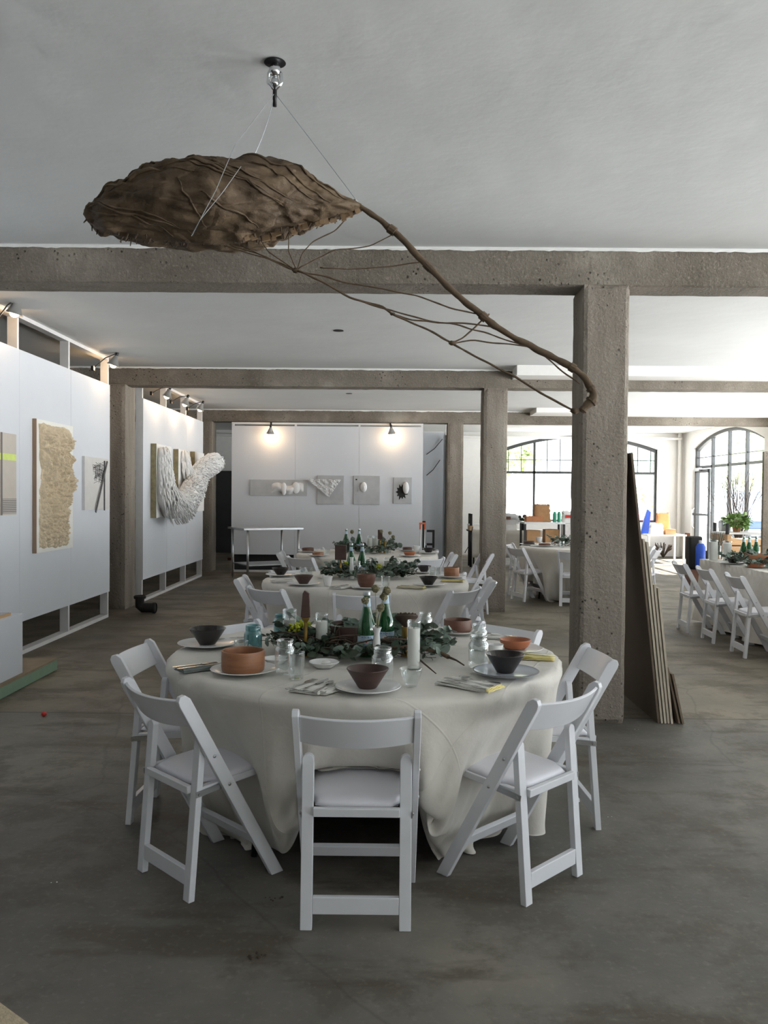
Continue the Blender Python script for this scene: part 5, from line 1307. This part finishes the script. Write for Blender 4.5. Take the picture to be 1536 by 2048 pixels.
def cbox(label, x, y, z, sx, sy, sz, mt, nm='cardboard_box', rz=0, cat='box'):
    t = thing(nm, label, cat, (x, y, z), rz); MB().bb(-sx/2, sx/2, -sy/2, sy/2, 0, sz).build('box_body', M[mt], t)
    for s in (-1, 1): m = MB(); m.box((s*sx*.25, 0, sz+.003), (sx*.5, sy, .004), Matrix.Rotation(s*.05, 3, 'Y')); m.build('flap', M[mt], t)
    return t
cbox('low brown cardboard box at the left of the metal table', 3.02, 17.2, .971, .34, .3, .11, 'terracotta')
cbox('cardboard box on the lower shelf of the metal table, left', 3.02, 17.3, .531, .28, .3, .26, 'cardboard'); cbox('cardboard box on the lower shelf of the metal table, right', 3.40, 17.3, .531, .28, .3, .28, 'cardboard')
cbox('grey-white tray box on the cloth-covered serving table', 2.66, 18.4, .747, .36, .3, .12, 'white_plastic', 'tray_box'); cbox('pale box stacked on the tray box', 2.66, 18.4, .875, .34, .25, .1, 'stud', 'tray_box')
cbox('brown box on the stacked tray boxes', 2.60, 18.32, .985, .2, .2, .06, 'wood_mid')
o = MB(); o.ball((0, 0, 0), .3, 14, (1.0, .7, .55), .3); o = o.build('folded_linen_heap', M['greyboard'], smooth=True); o.location = (2.72, 18.60, .99); o.scale = (1, .8, .7); tag(o, 'grey cloth heap on top of the serving table boxes', 'cloth')
def bag(label, loc, sx, sy, h_, mt, seed, nm='paper_bag'):
    m = MB(); N_ = 24
    def f(u, v):
        a = 2*PI*u; c, s = math.cos(a), math.sin(a); q = 1/max(abs(c), abs(s)); z = h_*v; w_ = 1-.12*v+.05*nz((c, s, v*3), 2, seed)
        return Vector((c*q*sx/2*w_+.03*v*nz((c*2, s*2, v*4), 2, seed+1), s*q*sy/2*w_*(1-.4*v), z+(.05*nz((c*3, s*3, 0), 1.5, seed) if v > .95 else 0)))
    m.grid(f, 36, N_); m.add([(-sx/2, -sy/2, 0), (sx/2, -sy/2, 0), (sx/2, sy/2, 0), (-sx/2, sy/2, 0)], [(0, 1, 2, 3)])
    o = m.build(nm, M[mt], smooth='auto', solid=.003); o.location = loc; return tag(o, label, 'bag')
bag('crumpled brown paper bag on the metal table', (3.22, 17.35, .971), .34, .25, .36, 'paperbag', 3)
for i, x in enumerate((3.47, 3.56)):
    o = lobj('plastic_tub', [(0, 0), (.035, 0), (.04, .02), (.04, .17), (.02, .22), (0, .22)], M['teal'], n=18); o.location = (x, 17.25, .97); tag(o, '%s sea-green bottle right of the paper bag' % ('left' if i == 0 else 'right'), 'bottle')
bag('white and red printed bag right of the green bottles', (3.86, 17.6, .951), .34, .2, .24, 'white_plastic', 7, 'printed_bag')
o = MB().bb(-.12, .12, -.003, .003, -.03, .03).build('red_lettering_patch', M['red'], bpy.data.objects['printed_bag']); o.location = (0, -.11, .13)
o = cbox('white box with red band beside the metal table', 3.92, 17.6, 0, .42, .4, .93, 'white_plastic', 'tall_box')
t = thing('dark_leaf_vase', 'vase of dark leaves at the left of the metal table', 'vase', (3.0, 18.3, .747)); lobj('vase_body', [(0, 0), (.05, 0), (.06, .15), (.04, .2)], M['black'], t)
m = MB()
for i in range(50): d = Vector((random.gauss(0, 1), random.gauss(0, 1), abs(random.gauss(.9, .5)))).normalized(); leaf_mb(m, Vector((0, 0, .18))+d*.12*random.random(), d, Vector((random.random(), random.random(), 1)), .09, .022)
m.build('foliage', M['leaf2'], t, fix=False)

# right corner supplies: table 6
t = thing('supply_table', 'white supply table in the far right corner', 'table', (6.35, 19.2, 0)); MB().bb(-.45, .45, -.35, .35, .62, .65).build('tabletop', M['white_plastic'], t)
for sx in (-.4, .4):
    for sy in (-.3, .3): MB().bb(sx-.02, sx+.02, sy-.02, sy+.02, 0, .62).build('leg', M['white_plastic'], t)
bag('orange paper bag standing in the far right corner', (6.36, 19.2, .651), .3, .2, .48, 'orangebag', 11); cbox('small orange cardboard box in the far right corner', 6.45, 19.0, .651, .24, .2, .12, 'cardboard')
bag('white bag in front of the orange bag', (6.14, 18.98, .651), .3, .16, .24, 'white_plastic', 13)
m = MB(); m.prism([(-.09, .65), (.09, .65), (.14, 1.15), (.06, 1.22), (-.01, 1.0)], -.04, .04, 'y'); o = m.build('blue_gift_bag', M['blue'], bevel=.01); o.location = (5.97, 19.3, .002); tag(o, 'bright blue and violet bag left of the orange bag', 'bag')
# dark low shapes beneath the pipe in the corner
o = MB(); 
for i in range(30): a = random.uniform(0, 6.28); o.tube([(0, 0, 0), (.1*math.cos(a), .1*math.sin(a), .15), (.2*math.cos(a), .2*math.sin(a), random.uniform(.2, .38))], .01, 5)
o = o.build('dry_grass_bundle', M['vine']); o.location = (6.85, 20.6, 0); tag(o, 'dark dry bundle on the floor in the far right corner', 'bundle')
# ---------------------------------------------------------------- boards leaning on the big pillar
def lean(label, xf, ztop, y0, y1, th, mt, xt, name='plywood_sheet', group='sheets leaning on the big pillar'):
    """foot at x=xf, leaning towards smaller x so that its top is at (xt, ztop)"""
    m = MB(); u = Vector((xt-xf, 0, ztop)).normalized(); n_ = Vector((u.z, 0, -u.x)); a = Vector((xf, 0, 0)); b = Vector((xt, 0, ztop))
    lift = th*abs(n_.z)
    vs = [(p.x, y, p.z) for y in (y0, y1) for p in (a, b, b+n_*th, a+n_*th)]
    vs = [(x, y, z+lift+.0005) for x, y, z in vs]
    m.add(vs, [(0, 1, 2, 3), (7, 6, 5, 4), (0, 4, 5, 1), (1, 5, 6, 2), (2, 6, 7, 3), (3, 7, 4, 0)]); o = m.build(name, M[mt]); return tag(o, label, 'board', group)
y0 = 5.47
sl = (1.595-1.80)/1.79
bx = 1.80; th = .014
hts = [1.79, 1.22, 1.20, .92, .90]
for i, h_ in enumerate(hts):
    xf = bx+i*(th+.007); lean('%s leaning sheet counted from the big pillar, %s' % (['first', 'second', 'third', 'fourth', 'fifth'][i], ['tallest and brown', 'waist high', 'waist high', 'knee high', 'knee high'][i]), xf, h_, y0-.003*i+.002*(i % 2), 6.5, th, 'masonite' if i == 0 else 'plyedge', xf+sl*h_)
lean('short outer sheet leaning on the stack of boards', 1.935, .37, y0-.01, 6.3, .012, 'ply', 1.935-.085); lean('shortest sheet, outermost, leaning on the stack', 1.955, .33, y0-.02, 6.2, .014, 'ply', 1.955-.075)
# ---------------------------------------------------------------- pedestal and platform at the left
t = thing('low_platform', 'low platform with pale green edge and brown board top at left', 'platform', (-3.08, 5.9, 0)); MB().bb(-.25, .30, -1.4, 1.05, 0.005, .085).build('platform_body', M['green_paint'], t); MB().bb(-.25, .295, -1.4, 1.045, .085, .10).build('platform_top', M['osb'], t)
t = thing('white_plinth', 'white box plinth on the green-edged platform at the left edge', 'plinth', (-3.06, 5.6, .10)); MB().bb(-.24, .24, -.8, .78, 0, .46).build('plinth_body', M['panel'], t, bevel=.003)
t = thing('floor_artwork', 'flat wood-edged work lying on the white plinth', 'artwork', (-3.06, 5.55, .561)); MB().bb(-.2, .2, -.7, .72, 0, .02).build('wood_frame', M['wood_plain'], t); MB().bb(-.19, .19, -.69, .71, .02, .024).build('printed_sheet', M['greyboard'], t)
# pipe fitting
p = onZ(272, 1228, 0); t = thing('pipe_fitting', 'black plastic pipe elbow on the floor beside the left pillar', 'pipe', (p.x+.06, p.y+.06, 0))
MB().tube([(-.03, 0, .20), (-.03, 0, .09), (.0, 0, .07), (.16, 0, .07)], [.055, .055, .06, .06], 16).build('elbow', M['black_matte'], t, smooth='auto'); MB().lathe([(.045, 0), (.072, 0), (.075, .03), (.06, .04), (.045, .03)], 20, (-.03, 0, .185)).build('collar', M['black_matte'], t); MB().lathe([(.045, 0), (.066, 0), (.068, .03), (.06, .04)], 20, (.13, 0, .07), Matrix.Rotation(PI/2, 3, 'Y')).build('collar', M['black_matte'], t)
p = onZ(88, 1433, 0); m = MB(); m.ball((0, 0, .017), .018, 10, (1, 1, .9)); o = m.build('red_ball', M['red'], smooth=True); o.location = p; tag(o, 'small red ball lying on the floor at the left', 'ball')
random.seed(12)
for px, py, s_, lab in ((515, 1915, .018, 'dark crumbled fleck on the floor near the camera'), (543, 1800, .015, 'dark fleck on the floor left of the front chair'), (107, 1766, .008, 'pale chip on the floor at the lower left'), (1273, 1460, .008, 'pale chip on the floor beside the big pillar'), (1222, 1635, .008, 'pale chip on the floor near the right chair foot')):
    m = MB()
    for k in range(7 if s_ > .01 else 2): m.ball((random.gauss(0, s_), random.gauss(0, s_*.7), .003), random.uniform(.3, .7)*s_*.6, 6, (1, 1, .5), .6)
    p = onZ(px, py, 0); o = m.build('debris', M['lotus'] if s_ > .01 else M['wax']); o.location = p; tag(o, lab, 'debris')
# rug corner at lower left
p = onZ(5, 2046, 0); m = MB(); m.grid(lambda u, v: Vector((-.9+.9*u, -.9+.9*v, .022+.006*nz((u, v, 0), 60))), 60, 60)
o = m.build('floor_rug', M['carpet'], smooth=True, solid=.02); q = onZ(35, 2046, 0); o.location = (q.x+.235, q.y-.187, .0); o.rotation_euler = (0, 0, R(-37)); tag(o, 'beige shaggy rug, only its edge showing at the lower left corner', 'rug')
# back room left: dark things
m = MB()
for i, x in enumerate((-3.15, -2.95)):
    m = MB(); m.tube([(x-.08, 19, 0), (x-.08, 19, .3), (x, 19, .42), (x+.08, 19, .3), (x+.08, 19, 0)], .03, 8); o = m.build('wooden_arch_frame', M['wood_dark'], smooth=True); tag(o, ['left', 'right'][i]+' brown arched frame in the dark back room', 'frame')
o = MB().bb(-3.6, -2.6, 18.6, 18.9, .0, .06).build('floor_plank', M['wood_mid']); tag(o, 'brown plank on the floor of the dark back room', 'plank')
# cables on the narrow wall
for i, (a, b) in enumerate((((853, 909), (885, 878)), ((853, 951), (880, 920)))):
    pa, pb = onY(a[0], a[1], 17.57), onY(b[0], b[1], 17.57); m = MB(); m.tube([pa, pa.lerp(pb, .5)+Vector((0, 0, -.04)), pb], .008, 6); o = m.build('wall_cable', M['black_matte'], smooth=True); tag(o, ['upper', 'lower'][i]+' black cable slanting across the narrow bluish wall', 'cable')

# ---------------------------------------------------------------- outside
pv = mat('sunlit_pavement', (206, 204, 198), .9, var=.05, scale=.5)
MB().bb(XR+.5, 60, 15.8, 75, -.15, -.05).build('street_ground', pv, kind='structure'); MB().bb(XL-20, XR+.5, YB+.6, 75, -.15, -.05).build('street_ground_back', pv, kind='structure')
M['trunk'] = mat('pale_trunk', (214, 206, 190), .8); tl1 = mat('street_tree_leaf', (214, 232, 176), .6, var=.3); tl2 = mat('distant_tree_leaf', (196, 220, 210), .6, var=.3)
def tree(label, loc, h_, r_, mt, seed, n=700):
    random.seed(seed); t = thing('street_tree', label, 'tree', loc, 0); MB().tube([(0, 0, 0), (.05, 0, h_*.4), (0, .1, h_*.75)], [.07, .05, .03], 8).build('trunk', M['trunk'], t, smooth=True)
    m = MB()
    for i in range(n):
        d = Vector((random.gauss(0, 1), random.gauss(0, 1), random.gauss(0, .8))); d = d.normalized()*random.uniform(.3, 1)**.5*r_; leaf_mb(m, Vector((0, 0, h_*.8))+d, Vector((random.gauss(0, 1), random.gauss(0, 1), random.gauss(-.3, .6))), Vector((random.gauss(0, 1), random.gauss(0, 1), 1)), .30, .10)
    m.build('crown', mt, t, fix=False); return t
p = onY(1032, 940, 28); tree('young green street tree seen through the left of the far window', (p.x, 28, 0), 3.6, .75, tl1, 1, 420)
p = onY(1000, 930, 33); tree('pale green street tree at the left edge of the far window', (p.x, 33, 0), 4.0, 1.0, tl1, 5, 500)
p = onY(1287, 930, 46); tree('bluish green tree behind the pink car', (p.x, 46, 0), 4.6, 1.6, tl2, 2)
p = onY(1296, 985, 44); tree('small green shrub tree beside the pink car', (p.x, 44, 0), 1.9, .7, tl1, 9, 250)
p = onY(1512, 960, 40); tree('green tree seen through the right side window', (p.x, 40, 0), 4.0, 1.8, tl1, 3); p = onY(1490, 985, 48); tree('blue-green distant tree seen through the side window', (p.x, 48, 0), 3.4, 2.0, tl2, 4)
# car
p = onY(1272, 1022, 30)
t = thing('parked_car', 'pinkish red car parked outside the far arched window', 'car', (p.x-.2, 30, -.05), R(12))
pk = mat('pink_red_car_paint', (226, 110, 140), .3, var=.03); dk = M['black']
def carbody(pts, y0_, y1_, mt, nm, bev=.06): return MB().prism(pts, y0_, y1_, 'y').build(nm, mt, t, bevel=bev, seg=3)
carbody([(-2.1, .3), (2.0, .3), (2.1, .5), (2.05, .78), (1.2, .92), (.6, .98), (-1.6, 1.0), (-2.1, .9), (-2.15, .5)], -.85, .85, pk, 'car_body')
carbody([(-1.5, .98), (.75, .95), (.1, 1.38), (-1.0, 1.40)], -.7, .7, mat('car_glass', (120, 140, 150), .1), 'cabin_glass', .05); carbody([(-.95, 1.37), (.05, 1.35), (.0, 1.42), (-.9, 1.44)], -.66, .66, pk, 'roof', .02)
for x in (-1.35, 1.3):
    for s in (-1, 1): w3 = MB().lathe([(0, -.1), (.30, -.1), (.33, -.06), (.33, .06), (.30, .1), (0, .1)], 24, (x, s*.8, .33), Matrix.Rotation(PI/2, 3, 'X')).build('wheel', M['black_matte'], t); MB().lathe([(0, -.02), (.19, -.02), (.2, 0), (0, .02)], 20, (x, s*.905, .33), Matrix.Rotation(PI/2, 3, 'X')).build('hubcap', M['steel'], w3)
MB().bb(2.0, 2.12, -.7, .7, .42, .58).build('grille', dk, t)
for s in (-1, 1): MB().bb(2.0, 2.13, s*.6-.13, s*.6+.13, .6, .72).build('headlight', M['china'], t)
p = onY(1505, 1000, 34); t = thing('parked_van', 'dark blue vehicle parked outside the side window', 'car', (p.x, 34, -.05), R(80)); carbody([(-2.2, .35), (2.2, .35), (2.2, 1.0), (1.6, 1.1), (1.0, 1.75), (-2.1, 1.8), (-2.2, 1.0)], -.9, .9, mat('blue_grey_paint', (70, 96, 128), .4), 'van_body')
for x in (-1.4, 1.4):
    for s in (-1, 1): MB().lathe([(0, -.1), (.33, -.1), (.36, 0), (.33, .1), (0, .1)], 24, (x, s*.85, .36), Matrix.Rotation(PI/2, 3, 'X')).build('wheel', M['black_matte'], t)
